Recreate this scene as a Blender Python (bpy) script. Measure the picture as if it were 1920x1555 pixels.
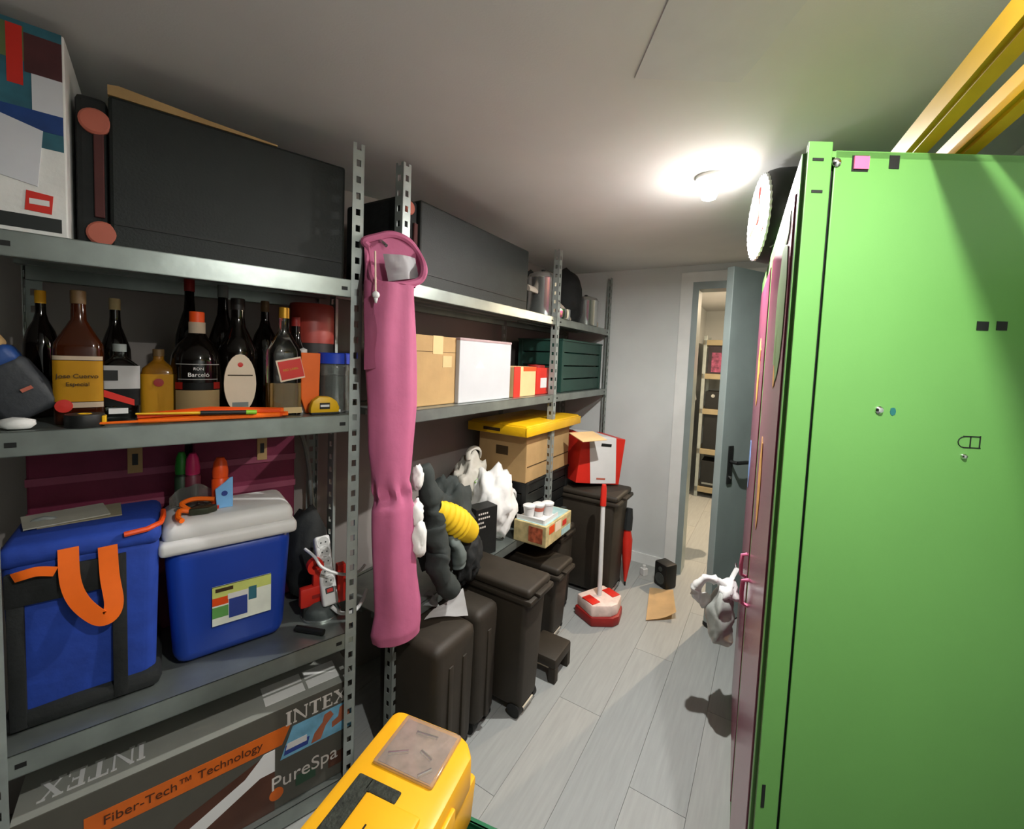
import bpy, bmesh, math, random
from mathutils import Vector, Matrix, noise
random.seed(7)
for o in list(bpy.data.objects): bpy.data.objects.remove(o, do_unlink=True)
S = bpy.context.scene
COL = S.collection

# ------------------------------------------------------------------ camera
F, CX, CY, EYE = 800.0, 960.0, 722.0, 1.5
PITCH, ROLL = math.atan(49/800), 0.04
fwd = Vector((0, math.cos(PITCH), -math.sin(PITCH)))
r0, u0 = Vector((1, 0, 0)), Vector((0, math.sin(PITCH), math.cos(PITCH)))
rgt = r0*math.cos(ROLL) + u0*math.sin(ROLL)
upv = -r0*math.sin(ROLL) + u0*math.cos(ROLL)
EYEP = Vector((0, 0, EYE))
cd = bpy.data.cameras.new('camera'); cam = bpy.data.objects.new('camera', cd); COL.objects.link(cam)
cd.sensor_width = 36; cd.lens = 36*F/1920; cd.shift_y = -(777.5-CY)/1920; cd.clip_start = .02
m = Matrix((rgt, upv, -fwd)).transposed().to_4x4(); m.translation = EYEP
cam.matrix_world = m; S.camera = cam

# ------------------------------------------------------------------ world, exposure, lights
w = bpy.data.worlds.new('world'); S.world = w; w.use_nodes = True
w.node_tree.nodes['Background'].inputs[0].default_value = (.5, .52, .55, 1)
w.node_tree.nodes['Background'].inputs[1].default_value = 0.05
S.view_settings.view_transform = 'Standard'; S.view_settings.look = 'None'
S.view_settings.exposure = 0.7; S.view_settings.gamma = 1; S.view_settings.use_curve_mapping = False
LAMP_FAR = (.70, 1.62); LAMP_NEAR = (.37, .24); CEIL = 2.2
POW_FAR, POW_NEAR, POW_BACK = 22, 13, 38

# ------------------------------------------------------------------ helpers
def ray(x, y): return fwd + rgt*((x-CX)/F) - upv*((y-CY)/F)
def pz(x, y, z):
    d = ray(x, y); return EYEP + d*((z-EYE)/d.z)
def py(x, y, Y):
    d = ray(x, y); return EYEP + d*(Y/d.y)
class Fr:                     # a vertical plan frame: u along, v to the back, z up
    def __init__(s, o, d):
        s.o = Vector((o[0], o[1])); s.d = Vector(d).normalized(); s.b = Vector((-s.d.y, s.d.x)); s.rz = math.atan2(s.d.y, s.d.x)
    def P(s, u, v, z=0):
        p = s.o + s.d*u + s.b*v; return Vector((p.x, p.y, z))
    def px(s, x, y, v=0):     # pixel -> (u, z) on the plane at depth v
        q = s.o + s.b*v; d = ray(x, y)
        t = (s.b.x*q.x + s.b.y*q.y)/(s.b.x*d.x + s.b.y*d.y)
        h = EYEP + d*t
        return (Vector((h.x, h.y))-s.o).dot(s.d), h.z
    def R(s, v, x0, y0, x1, y1):
        ym, xm = (y0+y1)/2, (x0+x1)/2
        return s.px(x0, ym, v)[0], s.px(x1, ym, v)[0], s.px(xm, y1, v)[1], s.px(xm, y0, v)[1]
    def uv(s, p):
        q = Vector((p[0], p[1]))-s.o; return q.dot(s.d), q.dot(s.b)
def ppm(p): return F/((Vector(p)-EYEP).dot(fwd))

def lin(h):
    h = h.lstrip('#'); c = [int(h[i:i+2], 16)/255 for i in (0, 2, 4)]
    return [(x/12.92 if x <= .04045 else ((x+.055)/1.055)**2.4) for x in c]
MATS = {}
def mat(name, hx, rough=.6, metal=0., var=.12, scale=12., bump=0., bscale=60., trans=0., ior=1.45, emit=None, estr=0., stretch=None, alpha=1., coat=0.):
    if name in MATS: return MATS[name]
    m = bpy.data.materials.new(name); m.use_nodes = True; nt = m.node_tree; b = nt.nodes['Principled BSDF']
    c = lin(hx)
    tc = nt.nodes.new('ShaderNodeTexCoord'); mp = nt.nodes.new('ShaderNodeMapping'); nt.links.new(tc.outputs['Object'], mp.inputs[0])
    if stretch: mp.inputs['Scale'].default_value = stretch
    n = nt.nodes.new('ShaderNodeTexNoise'); n.inputs['Scale'].default_value = scale; n.inputs['Detail'].default_value = 4
    nt.links.new(mp.outputs[0], n.inputs['Vector'])
    cr = nt.nodes.new('ShaderNodeValToRGB'); e = cr.color_ramp.elements
    e[0].position = .3; e[1].position = .7
    e[0].color = [x*(1-var) for x in c]+[1]; e[1].color = [min(1, x*(1+var)) for x in c]+[1]
    nt.links.new(n.outputs['Fac'], cr.inputs[0]); nt.links.new(cr.outputs[0], b.inputs['Base Color'])
    b.inputs['Roughness'].default_value = rough; b.inputs['Metallic'].default_value = metal
    b.inputs['Transmission Weight'].default_value = trans; b.inputs['IOR'].default_value = ior
    b.inputs['Alpha'].default_value = alpha; b.inputs['Coat Weight'].default_value = coat
    if emit: b.inputs['Emission Color'].default_value = lin(emit)+[1]; b.inputs['Emission Strength'].default_value = estr
    if bump:
        n2 = nt.nodes.new('ShaderNodeTexNoise'); n2.inputs['Scale'].default_value = bscale; n2.inputs['Detail'].default_value = 6
        nt.links.new(mp.outputs[0], n2.inputs['Vector'])
        bp = nt.nodes.new('ShaderNodeBump'); bp.inputs['Strength'].default_value = bump; bp.inputs['Distance'].default_value = .01
        nt.links.new(n2.outputs['Fac'], bp.inputs['Height']); nt.links.new(bp.outputs[0], b.inputs['Normal'])
    MATS[name] = m; return m

def RX(a): return Matrix.Rotation(a, 4, 'X')
def RY(a): return Matrix.Rotation(a, 4, 'Y')
def RZ(a): return Matrix.Rotation(a, 4, 'Z')
def T(*p): return Matrix.Translation(Vector(p))
class MB:
    def __init__(s): s.bm = bmesh.new(); s.soft = False
    def _new(s, vs, fs, M=None):
        bv = [s.bm.verts.new((M @ Vector(v)) if M else Vector(v)) for v in vs]
        out = []
        for f in fs:
            try: out.append(s.bm.faces.new([bv[i] for i in f]))
            except ValueError: pass
        return bv, out
    def box(s, x0, x1, y0, y1, z0, z1, bev=0, M=None, seg=2, taper=None):
        t = taper or (0, 0)   # shrink of the bottom in x,y
        tx, ty = t
        vs = [(x0+tx, y0+ty, z0), (x1-tx, y0+ty, z0), (x1-tx, y1-ty, z0), (x0+tx, y1-ty, z0), (x0, y0, z1), (x1, y0, z1), (x1, y1, z1), (x0, y1, z1)]
        bv, fs = s._new(vs, [(3, 2, 1, 0), (4, 5, 6, 7), (0, 1, 5, 4), (1, 2, 6, 5), (2, 3, 7, 6), (3, 0, 4, 7)], M)
        if bev:
            es = list({e for f in fs for e in f.edges})
            bmesh.ops.bevel(s.bm, geom=es, offset=bev, segments=seg, affect='EDGES', profile=.5)
        return s
    def lathe(s, prof, n=20, M=None, sx=1, sy=1):
        vs = []; fs = []
        for (r, z) in prof:
            for k in range(n):
                a = 2*math.pi*k/n; vs.append((r*math.cos(a)*sx, r*math.sin(a)*sy, z))
        for i in range(len(prof)-1):
            for k in range(n):
                fs.append((i*n+k, i*n+(k+1) % n, (i+1)*n+(k+1) % n, (i+1)*n+k))
        if prof[0][0] > 1e-4: fs.append(tuple(reversed(range(n))))
        if prof[-1][0] > 1e-4: fs.append(tuple(range((len(prof)-1)*n, len(prof)*n)))
        s._new(vs, fs, M); return s
    def cyl(s, p0, p1, r0, r1=None, n=14):
        p0, p1 = Vector(p0), Vector(p1); r1 = r0 if r1 is None else r1
        q = (p1-p0).to_track_quat('Z', 'Y').to_matrix().to_4x4(); q.translation = p0
        return s.lathe([(r0, 0), (r1, (p1-p0).length)], n, q)
    def tube(s, pts, r, n=8, rs=None, flat=1.):
        pts = [Vector(p) for p in pts]; N = len(pts); vs = []; fs = []; up = None
        for i, p in enumerate(pts):
            t = (pts[min(i+1, N-1)]-pts[max(i-1, 0)]).normalized()
            if up is None: up = t.orthogonal().normalized()
            up = (up - t*up.dot(t)).normalized(); sd = t.cross(up)
            rr = rs[i] if rs else r
            for k in range(n):
                a = 2*math.pi*k/n; vs.append(p + up*(rr*math.cos(a)) + sd*(rr*flat*math.sin(a)))
        for i in range(N-1):
            for k in range(n): fs.append((i*n+k, i*n+(k+1) % n, (i+1)*n+(k+1) % n, (i+1)*n+k))
        fs.append(tuple(reversed(range(n)))); fs.append(tuple(range((N-1)*n, N*n)))
        s._new(vs, fs); return s
    def prism(s, poly, h0, h1, axis='z', M=None, bev=0):
        n = len(poly)
        def mk(p, h): return (p[0], p[1], h) if axis == 'z' else ((p[0], h, p[1]) if axis == 'y' else (h, p[0], p[1]))
        vs = [mk(p, h0) for p in poly]+[mk(p, h1) for p in poly]
        fs = [tuple(reversed(range(n))), tuple(range(n, 2*n))]+[(i, (i+1) % n, n+(i+1) % n, n+i) for i in range(n)]
        bv, ff = s._new(vs, fs, M)
        if bev:
            es = list({e for f in ff for e in f.edges}); bmesh.ops.bevel(s.bm, geom=es, offset=bev, segments=2, affect='EDGES', profile=.5)
        return s
    def grid(s, fn, nu, nv, closed=False, thick=0):
        vs = [fn(i/(nu-1) if not closed else i/nu, j/(nv-1)) for j in range(nv) for i in range(nu)]
        fs = []
        for j in range(nv-1):
            for i in range(nu if closed else nu-1):
                fs.append((j*nu+i, j*nu+(i+1) % nu, (j+1)*nu+(i+1) % nu, (j+1)*nu+i))
        bv, ff = s._new(vs, fs)
        if thick: bmesh.ops.solidify(s.bm, geom=ff, thickness=thick)
        return s
    def blob(s, c, r, amp=.2, freq=3., sub=3, seed=0, flatb=None):
        s.soft = True
        g = bmesh.ops.create_icosphere(s.bm, subdivisions=sub, radius=1)
        c = Vector(c); r = Vector(r)
        for v in g['verts']:
            d = v.co.normalized(); k = 1 + amp*noise.fractal(d*freq+Vector((seed*7.1, seed*3.3, seed)), 1, 2, 4)
            p = Vector((d.x*r.x*k, d.y*r.y*k, d.z*r.z*k))+c
            if flatb is not None and p.z < flatb: p.z = flatb
            v.co = p
        return s
    def build(s, name, mt, parent=None, smooth=False, loc=None, rz=0, M=None):
        bmesh.ops.recalc_face_normals(s.bm, faces=s.bm.faces)
        me = bpy.data.meshes.new(name); s.bm.to_mesh(me); s.bm.free()
        if smooth:
            for p in me.polygons: p.use_smooth = True
            if not s.soft:
              try: me.set_sharp_from_angle(angle=math.radians(40))
              except Exception: pass
        o = bpy.data.objects.new(name, me); COL.objects.link(o)
        if mt: me.materials.append(mt if not isinstance(mt, str) else MATS[mt])
        if parent: o.parent = parent
        if loc is not None: o.location = loc
        if rz: o.rotation_euler.z = rz
        if M is not None: o.matrix_local = M
        return o
def tag(o, label, cat, group=None):
    o['label'] = label; o['category'] = cat
    if group: o['group'] = group
    return o
def thing(name, label, cat, loc, rz=0, group=None, M=None):
    o = bpy.data.objects.new(name, None); o.empty_display_size = .05; COL.objects.link(o)
    o.location = loc; o.rotation_euler.z = rz
    if M is not None: o.matrix_world = M
    return tag(o, label, cat, group)
def struct(o): o['kind'] = 'structure'; return o
def text(name, s, size, mt, parent, M, ext=.0006, sx=1, align='CENTER'):
    cu = bpy.data.curves.new(name, 'FONT'); cu.body = s; cu.size = size; cu.extrude = ext; cu.align_x = align; cu.align_y = 'CENTER'
    t = bpy.data.objects.new(name, cu); COL.objects.link(t)
    me = bpy.data.meshes.new_from_object(t); bpy.data.objects.remove(t, do_unlink=True)
    for v in me.vertices: v.co.x *= sx
    me.materials.clear(); me.materials.append(MATS[mt])
    o = bpy.data.objects.new(name, me); COL.objects.link(o); o.parent = parent; o.matrix_local = M
    return o
def front(x, y, z): return T(x, y, z) @ RX(math.pi/2)      # text facing -y

# ------------------------------------------------------------------ materials
mat('ceiling_paint', '#d4d5d4', .9, var=.04, scale=3, bump=.05, bscale=200)
mat('hatch_paint', '#cfd1d3', .8, var=.03)
mat('wall_paint', '#cacecc', .85, var=.04, scale=3, bump=.05, bscale=150)
mat('wall_mauve', '#938c87', .85, var=.05, scale=3)  # left walls: mauve-grey, darkened so the shade there is in the colour
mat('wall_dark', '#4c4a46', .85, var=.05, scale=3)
mat('white_trim', '#dcdedb', .5, var=.03)
mat('galv', '#939b96', .34, .75, var=.18, scale=9, bump=.02)
mat('galv_post', '#9ea6a2', .45, .5, var=.15, scale=14)
mat('plank', '#989a97', .45, var=.07, scale=5, bump=.03, bscale=30, stretch=(12, 1, 1))
mat('plank2', '#949795', .45, var=.07, scale=5, bump=.03, bscale=30, stretch=(12, 1, 1))
mat('subfloor', '#7c7b78', .8)
mat('black', '#101211', .55, var=.2, bump=.05)
mat('black_soft', '#181b1b', .8, var=.25, bump=.25, bscale=40)
mat('black_case', '#141a18', .6, var=.2, bump=.12, bscale=160)
mat('white', '#d4d4d2', .5, var=.03)
mat('white_soft', '#dcdcd8', .75, var=.06, bump=.2, bscale=30)
mat('kraft', '#a98a5c', .8, var=.08, bump=.05)
mat('kraft_light', '#d6b482', .8, var=.06)
mat('red', '#c8281c', .45, var=.08)
mat('red_dark', '#8a1c18', .5, var=.1)
mat('orange', '#e8660e', .5, var=.08)
mat('orange_deep', '#d8480c', .5, var=.1)
mat('yellow', '#d8a80c', .45, var=.06)
mat('pink', '#ad5a7c', .75, var=.08, scale=8, bump=.12, bscale=35)
mat('green_paint', '#63994e', .4, var=.05, scale=2.5, bump=.015, bscale=300)
mat('purple_paint', '#8f3f5e', .22, var=.08, scale=3)
mat('blue_plastic', '#123a9c', .4, var=.05)
mat('blue_cloth', '#1b3c96', .8, var=.15, bump=.25, bscale=25)
mat('brown_bin', '#2a241b', .62, var=.12, bump=.05)
mat('steel', '#c0c2c0', .22, .9, var=.05)
mat('chrome', '#d8dada', .12, 1., var=.02)
mat('grey_plastic', '#7a807c', .5)
mat('grey_dark', '#3c4240', .7, var=.15, bump=.1)
mat('glass_clear', '#eef2ee', .03, trans=1., var=.0)
mat('glass_brown', '#4a1e08', .06, trans=.55, var=.05)
mat('glass_gold', '#b07818', .06, trans=.6, var=.05)
mat('glass_dark', '#0c0806', .07, trans=0, var=.1)
mat('spirit_pale', '#c89a40', .08, trans=.7, var=.02)

# ------------------------------------------------------------------ frames of the place
A = Fr((-1.09, .895), (.605, .50)); LA = .772
B = Fr((-.40, 1.45), (.5225, .8526)); LB = 2.16
W = Fr((1.27, 3.0), (.8526, -.5225))              # far wall, u to the right, v away
DA, DB = .50, .37
ZA = [.06, .57, 1.30, 1.728]; ZB = [.55, 1.30, 1.75]
LK = Fr((.477, .735), (.60, 1.145))               # cabinet door face, u away along the doors
WALLA, WALLB = .56, .46
def isect(p, d, q, e):
    den = d.x*e.y-d.y*e.x; t = ((q.x-p.x)*e.y-(q.y-p.y)*e.x)/den; return p+d*t

# ------------------------------------------------------------------ structure
pA = A.o + A.b*WALLA; pB = B.o + B.b*WALLB
corner = isect(pA, A.d, pB, B.d)
wR = Fr((1.12, .70), (.5225, .8526))
cBL = isect(pB, B.d, W.o, W.d); cBR = isect(wR.o, wR.d, W.o, W.d)
YF = -1.3
cFL = isect(pA, A.d, Vector((0, YF)), Vector((1, 0))); cFR = isect(wR.o, wR.d, Vector((0, YF)), Vector((1, 0)))
def wall(name, p, q, z0, z1, out, m='wall_paint', th=.1):
    d = (q-p).normalized(); n = Vector((-d.y, d.x))*out*th
    mb = MB(); mb.prism([p, q, q+n, p+n], z0, z1)
    return struct(mb.build(name, MATS[m]))
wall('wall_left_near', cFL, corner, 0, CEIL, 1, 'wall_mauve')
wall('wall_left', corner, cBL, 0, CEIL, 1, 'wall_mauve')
wall('wall_front', cFL, cFR, 0, CEIL, -1, 'wall_dark')  # unseen wall behind the camera, coloured dark to cut bounced light
wall('wall_right', cFR, cBR, 0, CEIL, -1)
# far wall with the door opening
UJ0, UJ1, HD = -.015, .62, 2.06
mb = MB()
uL = W.uv(cBL)[0]; uR = W.uv(cBR)[0]
for (a, b, z0, z1) in ((uL, UJ0, 0, CEIL), (UJ1, uR, 0, CEIL), (UJ0, UJ1, HD, CEIL)):
    mb.prism([W.P(a, 0).xy, W.P(b, 0).xy, W.P(b, .12).xy, W.P(a, .12).xy], z0, z1)
struct(mb.build('wall_back', MATS['wall_paint']))
mb = MB()
mb.prism([W.P(uL, -.012).xy, W.P(UJ0-.1, -.012).xy, W.P(UJ0-.1, .0).xy, W.P(uL, .0).xy], 0, .075)
struct(mb.build('baseboard_back', MATS['white_trim']))
mb = MB()
for (a, b, z0, z1) in ((UJ0-.1, UJ0-.02, 0, HD+.09), (UJ1+.02, UJ1+.1, 0, HD+.09), (UJ0-.02, UJ1+.02, HD+.02, HD+.09)):
    mb.prism([W.P(a, -.016).xy, W.P(b, -.016).xy, W.P(b, 0).xy, W.P(a, 0).xy], z0, z1)
struct(mb.build('trim_1', MATS['white_trim']))
mat('door_metal', '#8b9795', .35, .1, var=.1, scale=4)
mb = MB()
for (a, b, z0, z1) in ((UJ0-.02, UJ0+.02, 0, HD+.02), (UJ1-.02, UJ1+.02, 0, HD+.02), (UJ0+.02, UJ1-.02, HD-.03, HD+.02)):
    mb.prism([W.P(a, -.02).xy, W.P(b, -.02).xy, W.P(b, .13).xy, W.P(a, .13).xy], z0, z1)
struct(mb.build('trim_2', MATS['door_metal']))
# ceiling (covers both rooms) and floor
BR = 2.6   # back room depth
mb = MB()
mb.prism([(cFL.x-.1, YF-.1), (cFR.x+1.8, YF-.1), (4.5, 3.2), (4.5, 6.6), (1.2, 6.6), (-1.6, 3.2), (cFL.x-.1, YF+.6)], CEIL, CEIL+.08)
struct(mb.build('ceiling', MATS['ceiling_paint']))
hc = pz(1335, 75, CEIL)
mb = MB(); mb.box(-.13, .13, -.13, .13, -.003, 0, .001)  # lens flare imitated by a thin pale panel added under the ceiling
tag(mb.build('ceiling_hatch', MATS['hatch_paint'], loc=(hc.x, hc.y, CEIL)), 'pale flat access panel in the ceiling nearer than the lit bulb', 'hatch')
# floor: sub floor and planks running along the aisle
mb = MB(); mb.prism([(-4, YF-.2), (4.6, YF-.2), (4.6, 6.7), (-4, 6.7)], -.1, -.008)
fl = struct(mb.build('floor', MATS['subfloor']))
pw, pl = .19, 1.28
meshes = []
for k in range(2):
    mb = MB(); mb.box(-pl/2+.0008, pl/2-.0008, -pw/2+.0006, pw/2-.0006, -.008, 0)
    ob = mb.build('plank', MATS['plank' if k == 0 else 'plank2'], fl); meshes.append(ob.data); bpy.data.objects.remove(ob)
MATS['plank'].node_tree.nodes['Mapping'].inputs['Scale'].default_value = (1, 14, 1)
MATS['plank2'].node_tree.nodes['Mapping'].inputs['Scale'].default_value = (1, 14, 1)
cnt = 0
for j in range(-9, 14):
    off = (j*0.41) % 1.0*pl
    for i in range(-2, 6):
        p = Vector((.3, .6)) + B.d*(i*pl+off-.6) - B.b*(j*pw)
        if p.y < YF-.3 or p.y > 6.6 or p.x < -3.6 or p.x > 4.4: continue
        if p.y > 3.6 and (p.x < .8): continue
        ob = bpy.data.objects.new('plank', meshes[cnt % 2]); COL.objects.link(ob); ob.parent = fl
        ob.location = (p.x, p.y, 0); ob.rotation_euler.z = B.rz; cnt += 1
# back room
C = Fr(W.P(-.35, .12).xy, W.d)
wall('wall_back_room_left', C.P(0.05, 0).xy, C.P(0.05, BR).xy, 0, CEIL, 1)
wall('wall_back_room_right', C.P(1.9, 0).xy, C.P(1.9, BR).xy, 0, CEIL, -1)
wall('wall_back_room_far', C.P(0, BR).xy, C.P(2, BR).xy, 0, CEIL, 1)

# ------------------------------------------------------------------ door leaf
hinge = W.P(UJ1-.01, -.02)
free = Vector((1.18, 2.35))
dl = Fr(free, (hinge.xy-free)); LD = (hinge.xy-free).length
door = thing('door_1', 'grey metal door standing open beside the green cabinet', 'door', (free.x, free.y, 0), dl.rz)
struct(door)
mb = MB(); mb.box(0, LD, 0, .042, .01, 2.05, .003); mb.build('leaf', MATS['door_metal'], door)
mb = MB(); mb.box(-.001, .018, -.002, .044, .008, .03); mb.build('bottom_seal', MATS['black'], door)
mb = MB(); mb.box(.055, .095, -.008, 0, .84, 1.06, .003)
hd = mb.build('handle_plate', MATS['black'], door)
mb = MB(); mb.cyl((.075, -.008, .97), (.075, -.05, .97), .010); mb.tube([(.075, -.045, .97), (.12, -.05, .97), (.2, -.046, .965)], .011); mb.build('lever', MATS['black'], hd, True)
mb = MB(); mb.cyl((.075, -.008, .88), (.075, -.014, .88), .009); mb.build('keyhole', MATS['chrome'], hd, True)

# ------------------------------------------------------------------ lamps
def lamp(name, xy, power, label, col=(1, .985, .95), r=.03, up=.25):
    t = thing(name, label, 'lamp', (xy[0], xy[1], CEIL))
    mb = MB(); mb.lathe([(.0, 0), (.05, 0), (.05, -.012), (.03, -.02), (.0, -.02)], 24); mb.build('base', MATS['white'], t, True)
    mat('bulb', '#ffffff', .3, emit='#fffaf0', estr=25)
    mb = MB(); mb.lathe([(0, -.018), (.018, -.02), (r, -.045), (r*1.05, -.06), (r*.8, -.08), (0, -.09)], 20); mb.build('bulb', MATS['bulb'], t, True)
    for kind, e, z in (('AREA', power, -.1), ('POINT', power*up, -.12)):
        l = bpy.data.lights.new(name+'_light', kind); l.energy = e; l.color = col
        if kind == 'AREA': l.shape = 'DISK'; l.size = .03
        else: l.shadow_soft_size = .012
        lo = bpy.data.objects.new(name+'_light', l); COL.objects.link(lo); lo.parent = t; lo.location = (0, 0, z)
    return t
lamp('ceiling_bulb', LAMP_FAR, POW_FAR, 'bright white bulb on the ceiling above the aisle', up=.05)
lamp('ceiling_bulb', LAMP_NEAR, POW_NEAR, 'white ceiling bulb out of frame above the near end of aisle', up=.1)
bl = W.P(.75, 1.2); lamp('ceiling_bulb', (bl.x, bl.y), POW_BACK, 'warm bulb on the ceiling of the room behind the doorway', col=(1, .76, .52))

# ------------------------------------------------------------------ shelving
def post(name, parent, h, fl=.036):
    "angle post with slot holes, both flanges made of rails and rungs; corner at origin, flanges along +x and +y"
    mb = MB(); t = .002; e = .011; hole = fl-2*e; pitch = .05; gap = .02
    for ax in (0, 1):
        def bx(a0, a1, z0, z1):
            if ax == 0: mb.box(a0, a1, 0, t, z0, z1)
            else: mb.box(0, t, a0, a1, z0, z1)
        bx(0, e, 0, h); bx(fl-e, fl, 0, h)
        z = 0
        while z < h:
            bx(e, fl-e, z, min(h, z+pitch-gap)); z += pitch
    return mb.build(name, MATS['galv_post'], parent)
def shelf_part(parent, u0, u1, dep, z, beam=.055, holes=True):
    mb = MB(); mb.box(u0, u1, .003, dep-.003, z-.006, z-.001)
    for k in range(3):
        y = dep*(k+1)/4; mb.box(u0, u1, y-.02, y+.02, z-.025, z-.006)
    sh = mb.build('shelf', MATS['galv'], parent)
    for y0 in (-.004, dep-.016):
        mb = MB()
        mb.box(u0, u1, y0, y0+.002, z-beam, z); mb.box(u0, u1, y0, y0+.02, z-.002, z); mb.box(u0, u1, y0, y0+.014, z-beam, z-beam+.002)
        bm_ = mb.build('beam', MATS['galv'], sh)
        if y0 < 0:
            for u in (u0+.05, u1-.05):
                mb = MB(); mb.box(u-.009, u+.009, y0-.0008, y0, z-beam*.62, z-beam*.42); mb.build('slot', MATS['black'], bm_)
    return sh
sA = thing('shelving_unit', 'galvanised metal shelving unit holding the bottles and blue cooler', 'shelving', A.P(0, 0), A.rz)
sB = thing('shelving_unit', 'long galvanised metal shelving unit with cartons running to the far wall', 'shelving', B.P(0, 0), B.rz)
def set_post(parent, u, v, mx, my, h, dy=0):
    p = post('post', parent, h); p.location = (u, v, 0); p.scale = (mx, my, 1); return p
HA, HB = 2.15, 2.14
for (u, mx) in ((-.035, 1), (LA, -1)):
    set_post(sA, u, -.006, mx, 1, HA); set_post(sA, u, DA+.004, mx, -1, HA)
for z in ZA: shelf_part(sA, -.03, LA-.005, DA, z)
for (u, mx) in ((0.012, 1), (1.225, 1), (LB, -1)):
    set_post(sB, u, -.006, mx, 1, HB); set_post(sB, u, DB+.004, mx, -1, HB)
for z in ZB:
    shelf_part(sB, .017, 1.22, DB, z, .045); shelf_part(sB, 1.23, LB-.005, DB, z, .045)

def crumple(mb, fq, amp):
    for vv in mb.bm.verts:
        q = vv.co*fq; vv.co += Vector((noise.noise(q), noise.noise(q+Vector((7, 0, 0))), noise.noise(q+Vector((0, 9, 0)))))*amp
def bez_(ps, n=8):
    out = []
    for i in range(len(ps)-1):
        p0 = Vector(ps[max(i-1, 0)]); p1 = Vector(ps[i]); p2 = Vector(ps[i+1]); p3 = Vector(ps[min(i+2, len(ps)-1)])
        for k in range(n):
            t = k/n; out.append(.5*((2*p1)+(-p0+p2)*t+(2*p0-5*p1+4*p2-p3)*t*t+(-p0+3*p1-3*p2+p3)*t**3))
    out.append(Vector(ps[-1])); return out
# ================================================================== GREEN CABINET
A0 = LK.o; sv = Vector((.5, -.012)); LL = 1.29; B0 = A0 + LK.d*LL; ZC = 1.87
cab = thing('storage_cabinet', 'tall bright green metal cabinet with dusky pink doors along the aisle', 'cabinet', (A0.x, A0.y, 0))
def cp(u, s_, out=0): p = LK.d*u + sv.normalized()*s_ + LK.b*out; return (p.x, p.y)
mb = MB(); mb.prism([cp(.012, .012), cp(.012, .49), cp(LL-.01, .49), cp(LL-.01, .012)], .03, ZC-.01); mb.build('body', MATS['black'], cab)
mb = MB(); mb.prism([cp(0, 0), cp(0, .041), cp(.02, .041), cp(.02, 0)], .0, ZC+.012, bev=.002); fs_ = mb.build('corner_flange', MATS['green_paint'], cab)
for (x, z, vert) in ((.018, 1.852, 0), (.02, 1.80, 0), (.012, .72, 1)):
    mb = MB()
    if vert: mb.box(x-.003, x+.003, -.0012, 0, z-.022, z+.022)
    else: mb.box(x-.009, x+.009, -.0012, 0, z-.0022, z+.0022)
    mb.build('slot', MATS['black'], fs_, M=Matrix.Rotation(math.atan2(sv.y, sv.x), 4, 'Z'))
mb = MB(); mb.prism([cp(.004, .046), cp(.004, .5), cp(.016, .5), cp(.016, .046)], .0, ZC, bev=.002); sp = mb.build('side_panel', MATS['green_paint'], cab)
mb = MB(); mb.prism([cp(.004, .02), cp(.004, .5), cp(LL, .5), cp(LL, 0), cp(.1, 0)], ZC-.012, ZC-.002); mb.build('top', MATS['green_paint'], cab)
mb = MB(); mb.prism([cp(LL-.012, 0), cp(LL-.012, .5), cp(LL, .5), cp(LL, 0)], 0, ZC-.002); mb.build('side_panel', MATS['green_paint'], cab)
# door frame strips and doors on the aisle face
mb = MB()
for (a, b, z0, z1) in ((0.02, .045, 0, ZC), (.60, .68, 0, ZC), (1.255, LL, 0, ZC)): mb.prism([cp(a, 0, 0), cp(b, 0, 0), cp(b, 0, .006), cp(a, 0, .006)], z0, z1)
for (a, b) in ((.045, .6), (.68, 1.255)):
    mb.prism([cp(a, 0, 0), cp(b, 0, 0), cp(b, 0, .006), cp(a, 0, .006)], ZC-.05, ZC); mb.prism([cp(a, 0, 0), cp(b, 0, 0), cp(b, 0, .006), cp(a, 0, .006)], 0, .04)
mb.build('door_frame', MATS['green_paint'], cab)
mat('paint_green2', '#7f9f62', .5); mat('paint_yel', '#d8a04a', .5); mat('paint_blue', '#7ca0d8', .5); mat('handle_pink', '#e07a9c', .25)
def patch(pts, m, par):
    mb = MB(); mb.prism([(a, b) for a, b in pts], .0095, .0105, 'y'); return mb.build('painted_patch', MATS[m], par, M=Matrix.Rotation(LK.rz, 4, 'Z'))
def wobble(u, z, ru, rz_, n=16, seed=0):
    return [(u+ru*math.cos(2*math.pi*k/n)*(1+.45*noise.noise(Vector((k*.9, seed, 0)))), z+rz_*math.sin(2*math.pi*k/n)*(1+.3*noise.noise(Vector((k*.9, seed, 5))))) for k in range(n)]
for k, (a, b, hu, hz) in enumerate(((.05, .595, .56, .83), (.685, 1.25, .76, .83))):
    mb = MB(); mb.prism([cp(a, 0, .0), cp(b, 0, .0), cp(b, 0, .009), cp(a, 0, .009)], .045, ZC-.055, bev=.002); dr = mb.build('door', MATS['purple_paint'], cab)
    mb = MB(); hb = [(hu, .009, hz+.04), (hu, .024, hz+.034), (hu, .026, hz), (hu, .024, hz-.034), (hu, .009, hz-.04)]
    mb.tube(hb, .006); mb.build('handle', MATS['handle_pink'], dr, True, M=Matrix.Rotation(LK.rz, 4, 'Z'))
    if k == 0:
        patch(wobble(.17, 1.62, .1, .14, seed=1), 'paint_green2', dr); patch([(x, z) for x, z in wobble(.2, 1.52, .03, .06, seed=2)], 'paint_yel', dr)
        patch(wobble(.42, 1.2, .05, .12, seed=3), 'paint_yel', dr); patch(wobble(.14, 1.78, .05, .03, seed=6), 'paint_green2', dr)
    else:
        patch(wobble(.95, 1.48, .07, .12, seed=4), 'paint_yel', dr); patch(wobble(1.15, 1.1, .06, .1, seed=5), 'paint_blue', dr)
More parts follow.
